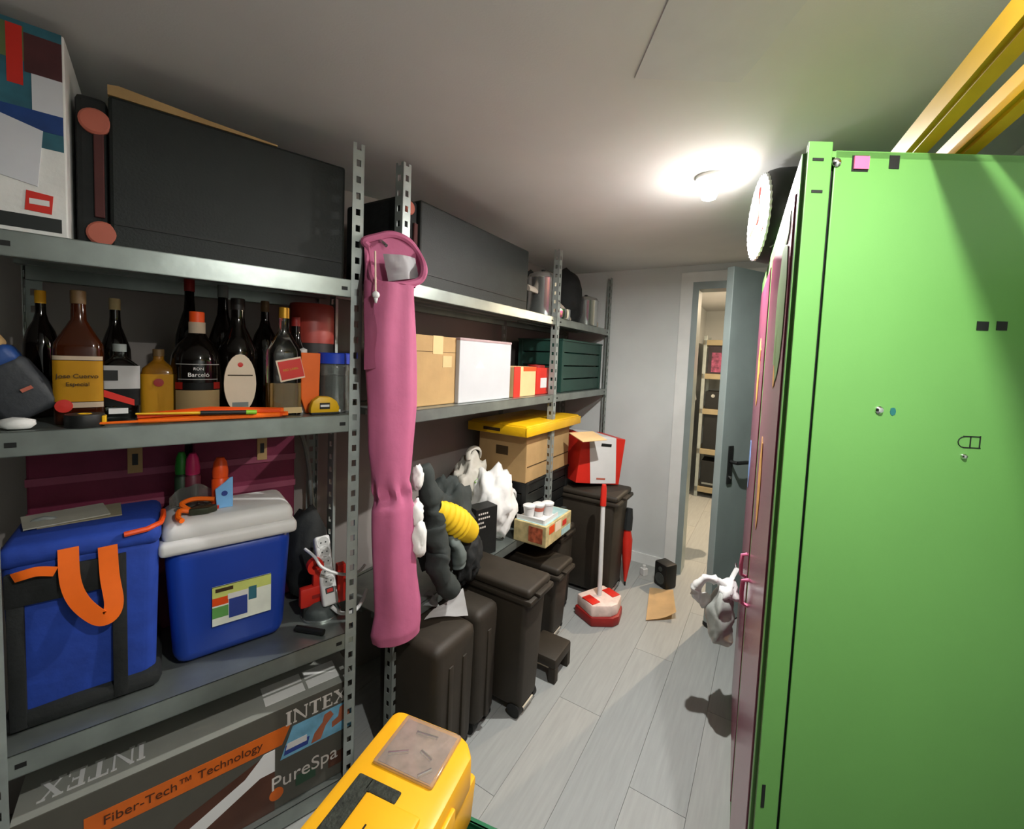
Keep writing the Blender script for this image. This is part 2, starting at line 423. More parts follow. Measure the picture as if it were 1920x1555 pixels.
# details on the near panel, given by pixel on its plane
NP = Fr((A0+sv.normalized()*.046+LK.d*.004), sv)
MP = Matrix.Rotation(math.atan2(sv.y, sv.x), 4, 'Z'); MP.translation = (NP.o.x-A0.x, NP.o.y-A0.y, 0)
def npr(x0, y0, x1, y1, m, name, d=.001):
    a, b, z0, z1 = NP.R(0, x0, y0, x1, y1); mb = MB(); mb.box(a, b, -d, 0, z0, z1); return mb.build(name, MATS[m], sp, M=MP)
mat('note_pink', '#d8658e', .7)
npr(1597, 292, 1628, 322, 'black', 'slot', .0006); npr(1667, 292, 1686, 317, 'black', 'slot')
npr(1831, 603, 1853, 620, 'black', 'slot'); npr(1868, 603, 1888, 620, 'black', 'slot')
for (x, y, r) in ((1568, 305, .0075), (1648, 769, .007), (1806, 856, .005)):
    a, z = NP.px(x, y); mb = MB(); mb.lathe([(r, 0), (r, .002), (r*.6, .005), (0, .0055)], 14, T(a, 0, z) @ RX(math.pi/2)); mb.build('screw', MATS['chrome'], sp, True, M=MP)
for (x0, y0, x1, y1) in ((1806, 818, 1838, 820), (1806, 839, 1838, 841), (1836, 818, 1838, 841), (1818, 818, 1820, 841)): npr(x0, y0, x1, y1, 'black', 'lock_outline', .0008)
a, z = NP.px(1808, 829); mb = MB(); mb.tube([(a+.011*math.cos(t*.5236+math.pi/2), -.0005, z+.0095*math.sin(t*.5236+math.pi/2)) for t in range(7)], .0008, 5); mb.build('lock_outline', MATS['black'], sp, M=MP)
a, b, z0, z1 = NP.R(0, 1600, 294, 1628, 318)
mb = MB(); mb.box(a, b, -.003, -.001, z0, z1); tag(mb.build('sticky_note', MATS['note_pink'], loc=(NP.o.x, NP.o.y, 0), rz=math.atan2(sv.y, sv.x)), 'small pink sticky note near the top of the green panel', 'note')
a, z = NP.px(1674, 772); mat('scuff', '#1f6a66', .6)
mb = MB(); mb.prism(wobble(a, z, .005, .007, seed=9), -.0006, 0, 'y'); mb.build('scuff_mark', MATS['scuff'], sp, M=MP)

# yellow ladder lying on the cabinet, jutting out toward the viewer
mat('ladder_yellow', '#d8a818', .45, var=.1)
lad = thing('folding_ladder', 'yellow metal ladder rails lying on top of the green cabinet', 'ladder', (0, 0, 0))
l0 = pz(1712, 275, 1.915); l1 = pz(1918, 38, 1.93); ld = (l1-l0).normalized()
l2 = pz(1803, 277, 1.915)
for p in (l0, l2):
    mb = MB(); st = p - ld*.55; en = p + ld*.55
    side = ld.cross(Vector((0, 0, 1))).normalized()*.017; hgt = Vector((0, 0, .026))
    vs = [st-side-hgt, st+side-hgt, st+side+hgt, st-side+hgt, en-side-hgt, en+side-hgt, en+side+hgt, en-side+hgt]
    mb._new(vs, [(3, 2, 1, 0), (4, 5, 6, 7), (0, 1, 5, 4), (1, 2, 6, 5), (2, 3, 7, 6), (3, 0, 4, 7)])
    es = list(mb.bm.edges); bmesh.ops.bevel(mb.bm, geom=es, offset=.007, segments=2, affect='EDGES')
    mb.build('rail', MATS['ladder_yellow'], lad, True)
for k in (-.45, -.2):
    mb = MB(); mb.cyl(l0+ld*k, l2+ld*k, .012); mb.build('rung', MATS['ladder_yellow'], lad, True)

# tyre shaped clock on the cabinet
u_, z_ = 0, 0
tc = thing('tyre_drum', 'black tyre with a white scalloped face standing on the cabinet', 'tyre', LK.P(.88, -.01, ZC), LK.rz+.2)
rt = .155
Mt = T(0, 0, rt+.0) @ RX(-math.pi/2)        # axis along +y (to the aisle)
mb = MB(); mb.lathe([(.0, -.09), (rt*.8, -.09), (rt*.95, -.075), (rt, -.05), (rt, .02), (rt*.96, .045), (rt*.9, .055), (0, .055)], 36, Mt); mb.build('tyre', MATS['black'], tc, True)
mb = MB()
pts = []
for k in range(72): rr = rt*(.93 if k % 2 else .88); a = 2*math.pi*k/72; pts.append((rr*math.cos(a), rr*math.sin(a)))
mb.prism(pts, .055, .062, 'z', Mt); fc = mb.build('white_face', MATS['white'], tc)
mb = MB(); mb.lathe([(0, .062), (.025, .062), (.022, .066), (0, .067)], 16, Mt); mb.build('red_hub', MATS['red'], fc, True)
for k in range(3):
    a = k*2.1+.4; mb = MB(); mb.box(.04, .1, -.008, .008, .062, .064, M=Mt @ RZ(a)); mb.build('red_mark', MATS['red'], fc)
mb = MB(); mb.tube([(-.02, .02, .06), (-.1, .04, .03), (-.16, .0, .05), (-.2, -.03, .005)], .003, 6); mb.build('wire', MATS['steel'], tc, True)

# white carrier bag hanging on the far door handle
hp_ = LK.P(1.08, .055, .37)
cb = thing('carrier_bag', 'white plastic carrier bag hanging from the cabinet door handle', 'bag', hp_, LK.rz)
mat('bag_film', '#f0f2f0', .35, var=.04, bump=.3, bscale=18, trans=.15); mat('bag_sheer', '#c4cac4', .3, var=.06, bump=.3, bscale=18, trans=.35)
def bagf(a, t):
    th = a*2*math.pi; z = .20*t; r = (.07*(math.sin(math.pi*min(1, t*.85+.12))**.6)+.012)*(1+.3*noise.noise(Vector((math.cos(th)*1.6, math.sin(th)*1.6, t*3))))
    return Vector((r*math.cos(th)*1.2, .02+r*.6*math.sin(th), z))
mb = MB(); mb.grid(bagf, 36, 22, True); mb.soft = True; crumple(mb, 18, .022); mb.build('pouch', MATS['bag_sheer'], cb, True)
lp = [(.02, .0, .2), (.0, .03, .235), (-.01, .075, .24), (-.02, .115, .215), (-.02, .125, .18), (.0, .105, .145), (.01, .06, .13), (.02, .01, .15), (.02, .0, .2)]
pp_ = bez_(lp, 6); rr_ = [.027+.014*noise.noise(Vector((i*.5, 1, 4))) for i in range(len(pp_))]
mb = MB(); mb.tube(pp_, 0, 10, rs=rr_, flat=.7); mb.soft = True; crumple(mb, 22, .016); mb.build('handle_loop', MATS['bag_film'], cb, True)
mb = MB(); mb.blob((.02, .0, .2), (.07, .04, .045), .4, 2.4, 3, 77); mb.build('gathered_neck', MATS['bag_film'], cb, True)
mb = MB(); mb.tube(bez_([(.03, .0, .21), (.05, -.015, .25), (.06, -.03, .285)]), .012, 8, flat=.5); mb.build('handle_tail', MATS['bag_film'], cb, True)

hk = LK.uv(hp_+Vector((0, 0, 0)))
mb = MB(); mb.tube([(1.14, .004, .66), (1.14, .03, .655), (1.14, .034, .675)], .004, 8); mb.build('hook', MATS['chrome'], cab, True, M=Matrix.Rotation(LK.rz, 4, 'Z'))
# ================================================================== FLOOR THINGS
def bin_(label, u0, u1, vf, depth, h, lid=True, taper=.02, lip=.03, foot=True, name='wheelie_bin', ribs=0, rot=0):
    uc = (u0+u1)/2; w_ = u1-u0
    t = thing(name, label, 'bin', B.P(uc, vf, 0), B.rz+rot)
    hb = h-.05 if lid else h
    mb = MB(); mb.box(-w_/2, w_/2, 0, depth, .035, hb, .035 if not lid else .02, taper=(taper, taper), seg=3); bd = mb.build('body', MATS['brown_bin'], t, True)
    for k in range(ribs):
        x = -w_/2+w_*(k+1)/(ribs+1); mb = MB(); mb.box(x-.012, x+.012, -.006+taper*.4, .006+taper, .06, hb-.09, .004); mb.build('rib', MATS['brown_bin'], bd, True)
    if lid:
        mb = MB(); mb.box(-w_/2-.012, w_/2+.012, -lip, depth+.01, hb-.012, hb+.012, .008); mb.build('rim', MATS['brown_bin'], t, True)
        mb = MB(); mb.box(-w_/2-.005, w_/2+.005, -lip*.6, depth+.006, hb+.010, h, .016, seg=3); ldo = mb.build('lid', MATS['brown_bin'], t, True)
        mb = MB(); mb.box(-.05, .05, -lip-.012, -lip*.4, hb+.012, hb+.024, .004); mb.build('grip', MATS['brown_bin'], ldo, True)
    for sx_ in (-1, 1):
        mb = MB(); mb.cyl((sx_*(w_/2-.03)-.015, .05, .03), (sx_*(w_/2-.03)+.015, .05, .03), .03, n=18); mb.build('wheel', MATS['black'], t, True)
        mb = MB(); mb.cyl((sx_*(w_/2-.03)-.015, depth-.05, .03), (sx_*(w_/2-.03)+.015, depth-.05, .03), .03, n=18); mb.build('wheel', MATS['black'], t, True)
    if foot:
        mb = MB(); mb.tube([(-w_/2+.05, taper+.004, .028), (w_/2-.05, taper+.004, .028)], .008); mb.build('foot_bar', MATS['steel'], t, True)
    return t
bin_('dark brown hard case nearest the yellow toolbox under the shelf', .03, .262, -.20, .30, .50, False, .006, foot=False, name='hard_case', ribs=2)['category'] = 'case'
bin_('dark brown hard case with white cloth end on it, second from the post', .268, .42, -.20, .32, .51, False, .006, foot=False, name='hard_case', ribs=1)['category'] = 'case'
bin_('dark brown lidded bin with flat lid, in front of the grey jacket', .435, .62, -.31, .40, .575, True, .02)
bin_('low brown lidded bin in the middle of the row', .95, 1.13, -.20, .40, .42, True, .015)
bin_('rounded brown bin standing behind the printed mug carton', 1.15, 1.34, -.13, .38, .53, True, .012, lip=.01, foot=False)
bin_('tall dark brown bin under the red and white carton', 1.50, 1.80, -.32, .5, .68, True, .02)
# small brown step stand
u_, v_ = .73, -.36
st = thing('bin_pedal_base', 'small low brown plastic stand on the floor between the bins', 'stand', B.P(.80, -.33, 0), B.rz)
mb = MB(); mb.box(-.09, .09, 0, .16, .07, .12, .012); mb.build('top', MATS['brown_bin'], st, True)
for (x, y) in ((-.07, .02), (.07, .02), (-.07, .14), (.07, .14)):
    mb = MB(); mb.box(x-.018, x+.018, y-.018, y+.018, 0, .075, .004); mb.build('leg', MATS['brown_bin'], st, True)

mat('dustpan_pale', '#dcc4ba', .5, var=.25, scale=14)
# long handled dustpan
dp = thing('dustpan', 'red and white dustpan with a long white handle', 'dustpan', (.58, 2.44, 0), B.rz-.45)
mb = MB(); mb.prism([(-.125, -.05), (-.02, -.115), (.03, -.115), (.125, -.05), (.12, .1), (-.12, .1)], 0, .055, bev=.01); mb.build('pan', MATS['red_dark'], dp, True)
mb = MB(); mb.prism([(-.12, -.045), (-.02, -.10), (.03, -.10), (.12, -.045), (.105, .1), (-.105, .1)], .05, .12, bev=.012); hdx = mb.build('hood', MATS['dustpan_pale'], dp, True)
for (a, b) in ((-.11, -.05), (.05, .11)):
    mb = MB(); mb.box(a, b, -.04, .05, .117, .123, .002); mb.build('red_panel', MATS['red'], hdx, True)
mb = MB(); mb.cyl((0, .02, .11), (0, .03, .66), .0135); mb.build('pole', MATS['white'], dp, True)
mb = MB(); mb.lathe([(.0, 0), (.018, 0), (.017, .1), (.012, .125), (0, .128)], 16, T(0, .03, .66)); mb.build('grip', MATS['red'], dp, True)
# red folded umbrella behind the tall bin
um = thing('folded_umbrella', 'red and black folded umbrella hanging behind the tall bin', 'umbrella', B.P(1.79, -.33, 0), B.rz)
mb = MB(); mb.tube([(0, 0, .03), (.01, 0, .18), (-.005, 0, .32), (-.01, 0, .4)], .03, 10, rs=[.008, .03, .036, .02]); mb.build('canopy', MATS['red'], um, True)
mb = MB(); mb.tube([(-.01, 0, .39), (0, .0, .47), (.01, 0, .53)], .02, 8, rs=[.03, .03, .022]); mb.build('sleeve', MATS['black_soft'], um, True)
mb = MB(); mb.cyl((0, 0, .0), (0, 0, .04), .006); mb.build('tip', MATS['black'], um, True)
mb = MB(); mb.box(-.02, .02, -.02, .02, 0, .05, .004); mb.cyl((0, 0, .05), (0, 0, .07), .012)
pt_ = pz(1207, 1078, 0); tag(mb.build('plug_adapter', MATS['white'], loc=(pt_.x, pt_.y, 0), rz=.4), 'small white plug adapter on the floor beside the black speaker', 'adapter')
# black speaker
sp_ = thing('speaker', 'small black speaker on the floor by the white door trim', 'speaker', (1.05, 2.80, 0), W.rz-.55)
mb = MB(); mb.box(-.055, .055, 0, .1, 0, .165, .012); mb.build('body', MATS['black'], sp_, True)
mb = MB(); mb.lathe([(.038, 0), (.038, .004), (.03, .002), (.01, -.006+.008), (0, .004)], 20, T(0, 0, .06) @ RX(math.pi/2)); mb.build('driver', MATS['grey_dark'], sp_, True)
mb = MB(); mb.lathe([(.016, 0), (.016, .003), (0, .004)], 16, T(0, 0, .125) @ RX(math.pi/2)); mb.build('tweeter', MATS['grey_dark'], sp_, True)
# cardboard sheet
mat('floor_card', '#e6c898', .8, var=.06)
c4 = [pz(x, y, 0) for (x, y) in ((1211, 1165), (1267, 1164), (1262, 1108), (1218, 1104))]
def cf(a, b):
    p = (c4[0]*(1-a)+c4[1]*a)*(1-b) + (c4[3]*(1-a)+c4[2]*a)*b; cu = max(0, a-b*.8-.05)
    return Vector((p.x, p.y, .006+.05*cu*cu+.002*math.sin(a*7)))
mb = MB(); mb.grid(cf, 12, 12, thick=.003); tag(mb.build('cardboard_sheet', MATS['floor_card'], smooth=True), 'flat piece of tan cardboard on the floor by the doorway', 'cardboard')

# yellow toolbox on a green crate in the foreground
tl = pz(745, 1325, .5); tdir = Vector((.93, -.36)).normalized(); rzt = math.atan2(tdir.y, tdir.x)
mat('crate_green', '#1d6a44', .5)
org = Vector((tl.x, tl.y)) + tdir*.128 - Vector((-tdir.y, tdir.x))*.235
def crate(name, label, loc, rz, w_, d_, h, m, rows=4, group=None, th=.012):
    t = thing(name, label, 'crate', loc, rz, group)
    mb = MB(); mb.box(-w_/2+th, w_/2-th, th, d_-th, 0, .012); mb.build('bottom', MATS[m], t)
    for (x, y) in ((-w_/2, 0), (w_/2-.03, 0), (-w_/2, d_-.03), (w_/2-.03, d_-.03)): mb = MB(); mb.box(x, x+.03, y, y+.03, 0, h, .003); mb.build('corner_post', MATS[m], t)
    hs = h/rows
    for k in range(rows):
        z0 = k*hs+.004; z1 = (k+1)*hs-.004 if k < rows-1 else h
        for (a, b, c, d) in ((-w_/2+.01, w_/2-.01, .004, .012), (-w_/2+.01, w_/2-.01, d_-.012, d_-.004), (-w_/2+.004, -w_/2+.012, .01, d_-.01), (w_/2-.012, w_/2-.004, .01, d_-.01)):
            mb = MB(); mb.box(a, b, c, d, z0, z1, .002); mb.build('slat', MATS[m], t)
    mb = MB()
    for (a, b, c, d) in ((-w_/2-.004, w_/2+.004, -.004, .012), (-w_/2-.004, w_/2+.004, d_-.012, d_+.004), (-w_/2-.004, -w_/2+.012, .0, d_), (w_/2-.012, w_/2+.004, 0, d_)): mb.box(a, b, c, d, h-.012, h, .002)
    mb.build('rim', MATS[m], t)
    return t
cr_ = org - Vector((-tdir.y, tdir.x))*.24
crate('plastic_crate', 'green plastic crate under the yellow toolbox', (cr_.x+.045, cr_.y, 0), rzt, .36, .46, .27, 'crate_green', 5)
mat('tool_yellow', '#eeae1c', .42, var=.03); mat('clear_lid', '#d8ccc0', .12, trans=.75, var=.05)
mat('rubber_tex', '#2c3028', .8, var=.4, scale=90, bump=.6, bscale=120)
tb = thing('tool_case', 'yellow plastic tool case with clear lidded organiser in the foreground', 'toolbox', (org.x, org.y, .27), rzt)
mb = MB(); mb.box(-.128, .128, -.24, .24, 0, .13, .014, taper=(.008, .008)); mb.build('body', MATS['tool_yellow'], tb, True)
mb = MB(); mb.prism([(-.133, -.245), (.133, -.245), (.133, .19), (.105, .225), (.07, .24), (-.115, .24), (-.133, .225)], .13, .222, bev=.014); ldx = mb.build('lid', MATS['tool_yellow'], tb, True)
mb = MB(); mb.box(-.085, .085, .075, .225, .218, .232, .006); mb.build('clear_cover', MATS['clear_lid'], ldx, True)
mb = MB(); mb.box(-.075, .075, .085, .215, .2215, .2235); mat('tray_pink', '#b39c90', .7, var=.35, scale=30); mb.build('tray_floor', MATS['tray_pink'], ldx)
for k, (x, y, l, a) in enumerate(((-.04, .12, .05, .5), (.03, .14, .04, -.3), (.0, .19, .06, .1), (.05, .10, .035, .9))):
    mb = MB(); mb.cyl((x-l/2*math.cos(a), y-l/2*math.sin(a), .227), (x+l/2*math.cos(a), y+l/2*math.sin(a), .227), .0055); mb.build('drill_bit', MATS['steel'], ldx, True)
mb = MB(); mb.box(-.095, -.05, -.16, .045, .219, .2255, .004); mb.box(-.06, .025, .015, .045, .219, .2255, .004); mb.box(-.06, .02, -.175, -.15, .219, .2255, .004); mb.build('rubber_inlay', MATS['rubber_tex'], ldx)
mb = MB(); mb.box(-.045, .1, -.15, .01, .219, .236, .008); pn = mb.build('raised_panel', MATS['tool_yellow'], ldx, True)
mb = MB(); mb.box(.0, .004, -.08, -.05, .236, .2365); mb.build('print_mark', MATS['black'], pn)
for y in (-.08, .06):
    mb = MB(); mb.box(.13, .142, y-.03, y+.03, .09, .19, .004); lt = mb.build('latch', MATS['tool_yellow'], tb, True)
    mb = MB(); mb.box(.138, .146, y-.02, y+.02, .11, .15, .003); mb.build('latch_grip', MATS['black'], lt, True)

# ================================================================== UNIT A, TOP SHELF
def on(fr, u, v, z): return fr.P(u, v, z)
# appliance carton at the far left
uR_ = A.px(124, 250, .02)[0]; WC = uR_+.028; zt = ZA[3]
ca = thing('appliance_carton', 'printed white and teal appliance carton at the left end of top shelf', 'carton', A.P(uR_, .02, zt), A.rz)
mb = MB(); mb.box(-WC, 0, 0, .3, 0, .44, .003); mb.build('box', MATS['white_soft'], ca)
mat('print_teal', '#2a5f6e', .5, var=.35, scale=14); mat('print_dark', '#1c211f', .5); mat('print_olive', '#5c6a40', .5, var=.3); mat('print_white', '#c9cbd0', .5, var=.04); mat('print_maroon', '#4a2326', .5, var=.3)
mat('print_navy', '#143a78', .5, var=.3)
def pr(par, x0, x1, z0, z1, m, name='printed_panel', d=.001, y=0): mb = MB(); mb.box(x0, x1, y-d, y, z0, z1); return mb.build(name, MATS[m], par)
pr(ca, -WC, -.004, .19, .44, 'print_teal', 'printed_picture'); pr(ca, -WC, -.01, .012, .042, 'print_dark', 'printed_strip')
pr(ca, -.06, -.004, .34, .42, 'print_maroon', 'printed_picture', .0015); pr(ca, -WC+.002, -.06, .36, .43, 'print_olive', 'printed_picture', .0015)
pr(ca, -.085, -.062, .31, .43, 'red', 'printed_picture', .002); pr(ca, -.05, -.004, .265, .34, 'print_white', 'printed_picture', .0018); pr(ca, -.11, -.004, .225, .265, 'print_navy', 'printed_picture', .0018)
mb = MB(); mb.prism([(-.115, .12), (-.045, .105), (-.035, .225), (-.105, .245)], -.0025, 0, 'y'); mb.build('printed_appliance', MATS['print_white'], ca)
mb = MB(); mb.prism([(-WC+.002, .125), (-.115, .12), (-.115, .225), (-WC+.002, .23)], -.0022, 0, 'y'); mb.build('printed_appliance', MATS['print_dark'], ca)
mb = MB(); mb.prism([(-.065, .052), (-.025, .05), (-.022, .09), (-.062, .094)], -.002, 0, 'y'); bdg = mb.build('printed_badge', MATS['red'], ca)
mb = MB(); mb.box(-.058, -.028, -.0026, -.002, .066, .078); mb.build('badge_stripe', MATS['white'], bdg)

# long black cases with reddish round pads
mat('pad_red', '#b0604e', .7, var=.08); mat('strap_red', '#4a2422', .8)
def case(fr, u0, u1, v, dep, zt, h, label, pads, end):
    t = thing('black_case', label, 'case', fr.P(u0, v, zt), fr.rz); L = u1-u0
    mb = MB(); mb.box(end, L, 0, dep, 0, h, .008); mb.build('shell', MATS['black_case'], t)
    mb = MB(); mb.box(0, end-.002, .012, dep-.01, 0, h-.01, .012); en = mb.build('end_cap', MATS['black_soft'], t)
    mb = MB(); mb.box(end+.01, L-.01, -.003, 0, h*.16, h*.175); mb.build('seam', MATS['black'], t)
    mb = MB(); mb.box(end-.026, end-.008, .004, .012, .07, h-.09, .002); mb.build('strap', MATS['strap_red'], en)
    for (x, z, r) in pads:
        mb = MB(); mb.lathe([(r, 0), (r, .008), (r*.85, .012), (0, .013)], 24, T(x, .012, z) @ RX(math.pi/2)); mb.build('round_pad', MATS['pad_red'], en, True)
    return t
c0 = A.px(140, 330, .05)[0]; c1 = A.px(204, 330, .05)[0]
ch = A.px(690, 327, .05)[1]-zt
case(A, c0, LA-.04, .05, .36, zt, ch, 'long black case with two reddish round pads on the left top shelf', ((.035, ch-.07, .029), (.045, .032, .029)), c1-c0)
ps = A.P(c1, .052, zt+ch)
mb = MB(); mb.prism([(0, 0), (.36, 0), (.36, .004), (.2, .012), (.02, .026), (0, .022)], 0, .014, 'y'); tag(mb.build('wooden_strip', MATS['kraft'], loc=ps, rz=A.rz), 'thin pale wooden strip lying on top of the long black case', 'strip')
ztb = ZB[2]
b0 = B.px(752, 480, .03)[0]; b1 = B.px(990, 530, .03)[0]; bh = B.px(990, 470, .03)[1]-ztb
case(B, b0, b1, .03, .31, ztb, bh, 'black case with reddish pad standing to the right of the pink bag', ((.04, bh-.045, .024),), .09)
# pale roll behind the second case
# ================================================================== UNIT A, MIDDLE SHELF : bottles
zm = ZA[2]
def bottle(px, ytop, wpx, v, style, glass, label, capm, fr=A, zs=None, wsx=1.0, name='liquor_bottle', group=None, cat='bottle', grow=0):
    zs = zm if zs is None else zs
    u, z1 = fr.px(px, ytop, v); p = fr.P(u, v, zs); h = z1-zs; r = wpx/2/ppm(p)*(.76 if style == 'square' else .86 if style == 'flask' else 1)
    t = thing(name, label, cat, p, fr.rz, group)
    if style == 'square': prof = [(0, 0), (.95, 0), (1, .01), (1, .56), (.97, .6), (.6, .7), (.33, .78), (.29, .93)]
    elif style == 'round': prof = [(0, 0), (.94, 0), (1, .02), (1, .5), (.96, .58), (.75, .68), (.42, .76), (.3, .82), (.27, .94)]
    elif style == 'flask': prof = [(0, 0), (.95, 0), (1, .03), (1, .62), (.9, .72), (.5, .8), (.32, .84), (.3, .92)]
    else: prof = [(0, 0), (.95, 0), (1, .02), (1, .48), (.97, .56), (.7, .66), (.4, .76), (.34, .84), (.33, .93)]
    n = 4 if style == 'square' else 24
    M = None
    mb = MB()
    if style in ('square', 'flask'):
        vs = []; n = 24
        for (rr, z) in prof:
            for k in range(n):
                a = 2*math.pi*k/n; c_, s_ = math.cos(a), math.sin(a); e = .45 if rr > .5 else 1
                vs.append((r*rr*abs(c_)**e*(1 if c_ > 0 else -1), r*rr*(.7 if rr > .5 else .85)*abs(s_)**e*(1 if s_ > 0 else -1), z*h))
        fs = [(i*n+k, i*n+(k+1) % n, (i+1)*n+(k+1) % n, (i+1)*n+k) for i in range(len(prof)-1) for k in range(n)]
        fs.append(tuple(range((len(prof)-1)*n, len(prof)*n))); mb._new(vs, fs); bmesh.ops.remove_doubles(mb.bm, verts=mb.bm.verts, dist=1e-5)
    else: mb.lathe([(a*r, b*h) for a, b in prof], 24)
    mb.build('glass', MATS[glass], t, True)
    cr = prof[-1][0]*r*1.12
    mb = MB(); mb.lathe([(cr, .9*h), (cr, .995*h), (cr*.9, h), (0, h)], 16); mb.build('cap', MATS[capm], t, True)
    return t, r, h
def wrap(t, r, h, z0, z1, m, name='label_band', a0=-1.25, a1=1.25, off=.0012, sy=1., pw_=1.):
    mb = MB(); n = 16
    def f(i, j):
        a = a0+(a1-a0)*i-math.pi/2; c_, s_ = math.cos(a), math.sin(a)
        return Vector(((r+off)*abs(c_)**pw_*(1 if c_ > 0 else -1), (r*sy+off)*abs(s_)**pw_*(1 if s_ > 0 else -1), (z0+(z1-z0)*j)*h))
    mb.grid(f, n, 2, thick=.0006); return mb.build(name, MATS[m], t, True)
mat('lab_yellow', '#dba21a', .6, var=.05); mat('lab_cream', '#e0cdb4', .6, var=.05); mat('lab_sand', '#c0a878', .6, var=.05); mat('cap_tan', '#5a4426', .6); mat('gold', '#b98a2a', .35, .5); mat('ink', '#3a2a10', .7); mat('ink_white', '#d4d4d0', .6); mat('lab_redx', '#b8261c', .5)
mat('cap_dark', '#1a1614', .5)
t, r, h = bottle(146, 545, 88, .10, 'square', 'glass_brown', 'large amber spirit bottle with yellow label at the left of shelf', 'cap_tan')
f_ = .7
wrap(t, r, h, .17, .475, 'lab_yellow', a0=-1.1, a1=1.1, sy=f_, pw_=.45, off=.0015); wrap(t, r, h, .125, .165, 'lab_cream', a0=-.2, a1=1.1, sy=f_, pw_=.45, off=.0015); wrap(t, r, h, .48, .51, 'lab_cream', a0=-1.1, a1=1.1, sy=f_, pw_=.45, off=.0015)
text('label_text', 'Jose Cuervo', .0145, 'ink', t, front(0, -r*f_-.003, h*.36)); text('label_text', 'Especial', .013, 'ink', t, front(0, -r*f_-.003, h*.3))
mb = MB(); mb.lathe([(.0155, 0), (.0155, .003), (0, .004)], 18, T(-r*.55, -r*f_-.0015, h*.14) @ RX(math.pi/2)); mb.build('wax_seal', MATS['lab_redx'], t, True)
t, r, h = bottle(224, 645, 68, .12, 'flask', 'glass_clear', 'clear spirit bottle with black, white and red label', 'grey_plastic')
wrap(t, r, h, .42, .72, 'white', a0=-1.1, a1=1.1, sy=.7, pw_=.45); wrap(t, r, h, .2, .42, 'black', a0=-1.1, a1=1.1, sy=.7, pw_=.45)
mb = MB(); mb.prism([(-r*.8, h*.42), (r*.7, h*.28), (r*.7, h*.2), (-r*.8, h*.33)], -r*.7-.004, -r*.7-.002, 'y'); mb.build('label_slash', MATS['red'], t)
mb = MB(); mb.box(-r*.8, -r*.05, -r*.7-.003, -r*.7-.0015, h*.53, h*.66); mb.build('label_block', MATS['black'], t)
mb = MB(); mb.box(-r*.5, r*.4, -r*.7-.003, -r*.7-.0015, h*.1, h*.17); mb.build('label_block', MATS['white'], t)
t, r, h = bottle(297, 655, 60, .14, 'flask', 'glass_gold', 'small golden spirit bottle with yellow label and red seal', 'cap_tan')
wrap(t, r, h, .02, .64, 'lab_yellow', a0=-1.0, a1=1.0, sy=.7, pw_=.45)
mb = MB(); mb.lathe([(.011, 0), (.011, .001), (0, .0015)], 18, T(0, -r*.7-.002, h*.52) @ RX(math.pi/2)); mb.build('label_seal', MATS['red_dark'], t, True)
t, r, h = bottle(369, 585, 78, .14, 'round', 'glass_dark', 'black round shouldered rum bottle with orange capped neck', 'orange_deep')
wrap(t, r, h, .02, .26, 'lab_sand', a0=-.95, a1=.95); wrap(t, r, h, .265, .33, 'black', a0=-.95, a1=.95); wrap(t, r, h, .27, .335, 'lab_redx', a0=-.95, a1=-.6, off=.002); wrap(t, r, h, .27, .335, 'lab_redx', a0=.6, a1=.95, off=.002)
wrap(t, r*.3, h, .72, .90, 'lab_cream', 'neck_label', -1.2, 1.2, off=.003)
wrap(t, r, h, .5, .506, 'ink_white', a0=-.9, a1=.9, off=.002); wrap(t, r, h, .36, .366, 'ink_white', a0=-.8, a1=.8, off=.002)
text('label_text', 'RON', .011, 'ink_white', t, front(0, -r-.003, h*.46)); text('label_text', 'Barceló', .016, 'ink_white', t, front(0, -r-.0035, h*.405))
t, r, h = bottle(446, 560, 62, .16, 'long', 'glass_dark', 'tall dark cream liqueur bottle with an oval cream label', 'cap_dark')
mb = MB(); n = 24
mb.prism([(r*.8*math.cos(2*math.pi*k/n), h*.27+h*.25*math.sin(2*math.pi*k/n)) for k in range(n)], -r-.004, -r*.6, 'y'); ov = mb.build('oval_label', MATS['lab_cream'], t)
mb = MB(); mb.lathe([(.007, 0), (.007, .001), (0, .0015)], 14, T(0, -r-.004, h*.43) @ RX(math.pi/2)); mb.build('label_seal', MATS['red'], ov)
mb = MB(); mb.box(-r*.62, r*.62, -r-.0048, -r-.004, h*.335, h*.345); mb.build('label_line', MATS['ink'], ov)
mb = MB(); mb.box(-r*.4, r*.4, -r-.0048, -r-.004, h*.07, h*.11); mb.build('label_line', MATS['grey_plastic'], ov)
t, r, h = bottle(533, 577, 74, .08, 'square', 'glass_clear', 'square whisky bottle with a slanted red label', 'gold')
mb = MB(); mb.box(-r*.9, r*.9, -r*.64, r*.64, .006, h*.30); mb.build('whisky', MATS['spirit_pale'], t)
Ms = T(r*.25, 0, h*.43) @ RY(-.22)
mb = MB(); mb.box(-r*.75, r*.75, -r*.7-.003, -r*.7-.001, -h*.1, h*.1, M=Ms); sl = mb.build('slanted_label', MATS['lab_cream'], t)
mb = MB(); mb.box(-r*.66, r*.72, -r*.7-.0045, -r*.7-.003, -h*.085, h*.085, M=Ms); mb.build('red_field', MATS['red'], sl)
text('label_text', 'RED LABEL', .009, 'gold', t, T(r*.25, -r*.7-.005, h*.43) @ RY(-.22) @ RX(math.pi/2))
mb = MB(); mb.box(-r*.3, r*.95, -r*.7-.003, -r*.7-.001, h*.02, h*.075); mb.build('lower_label', MATS['lab_sand'], t)
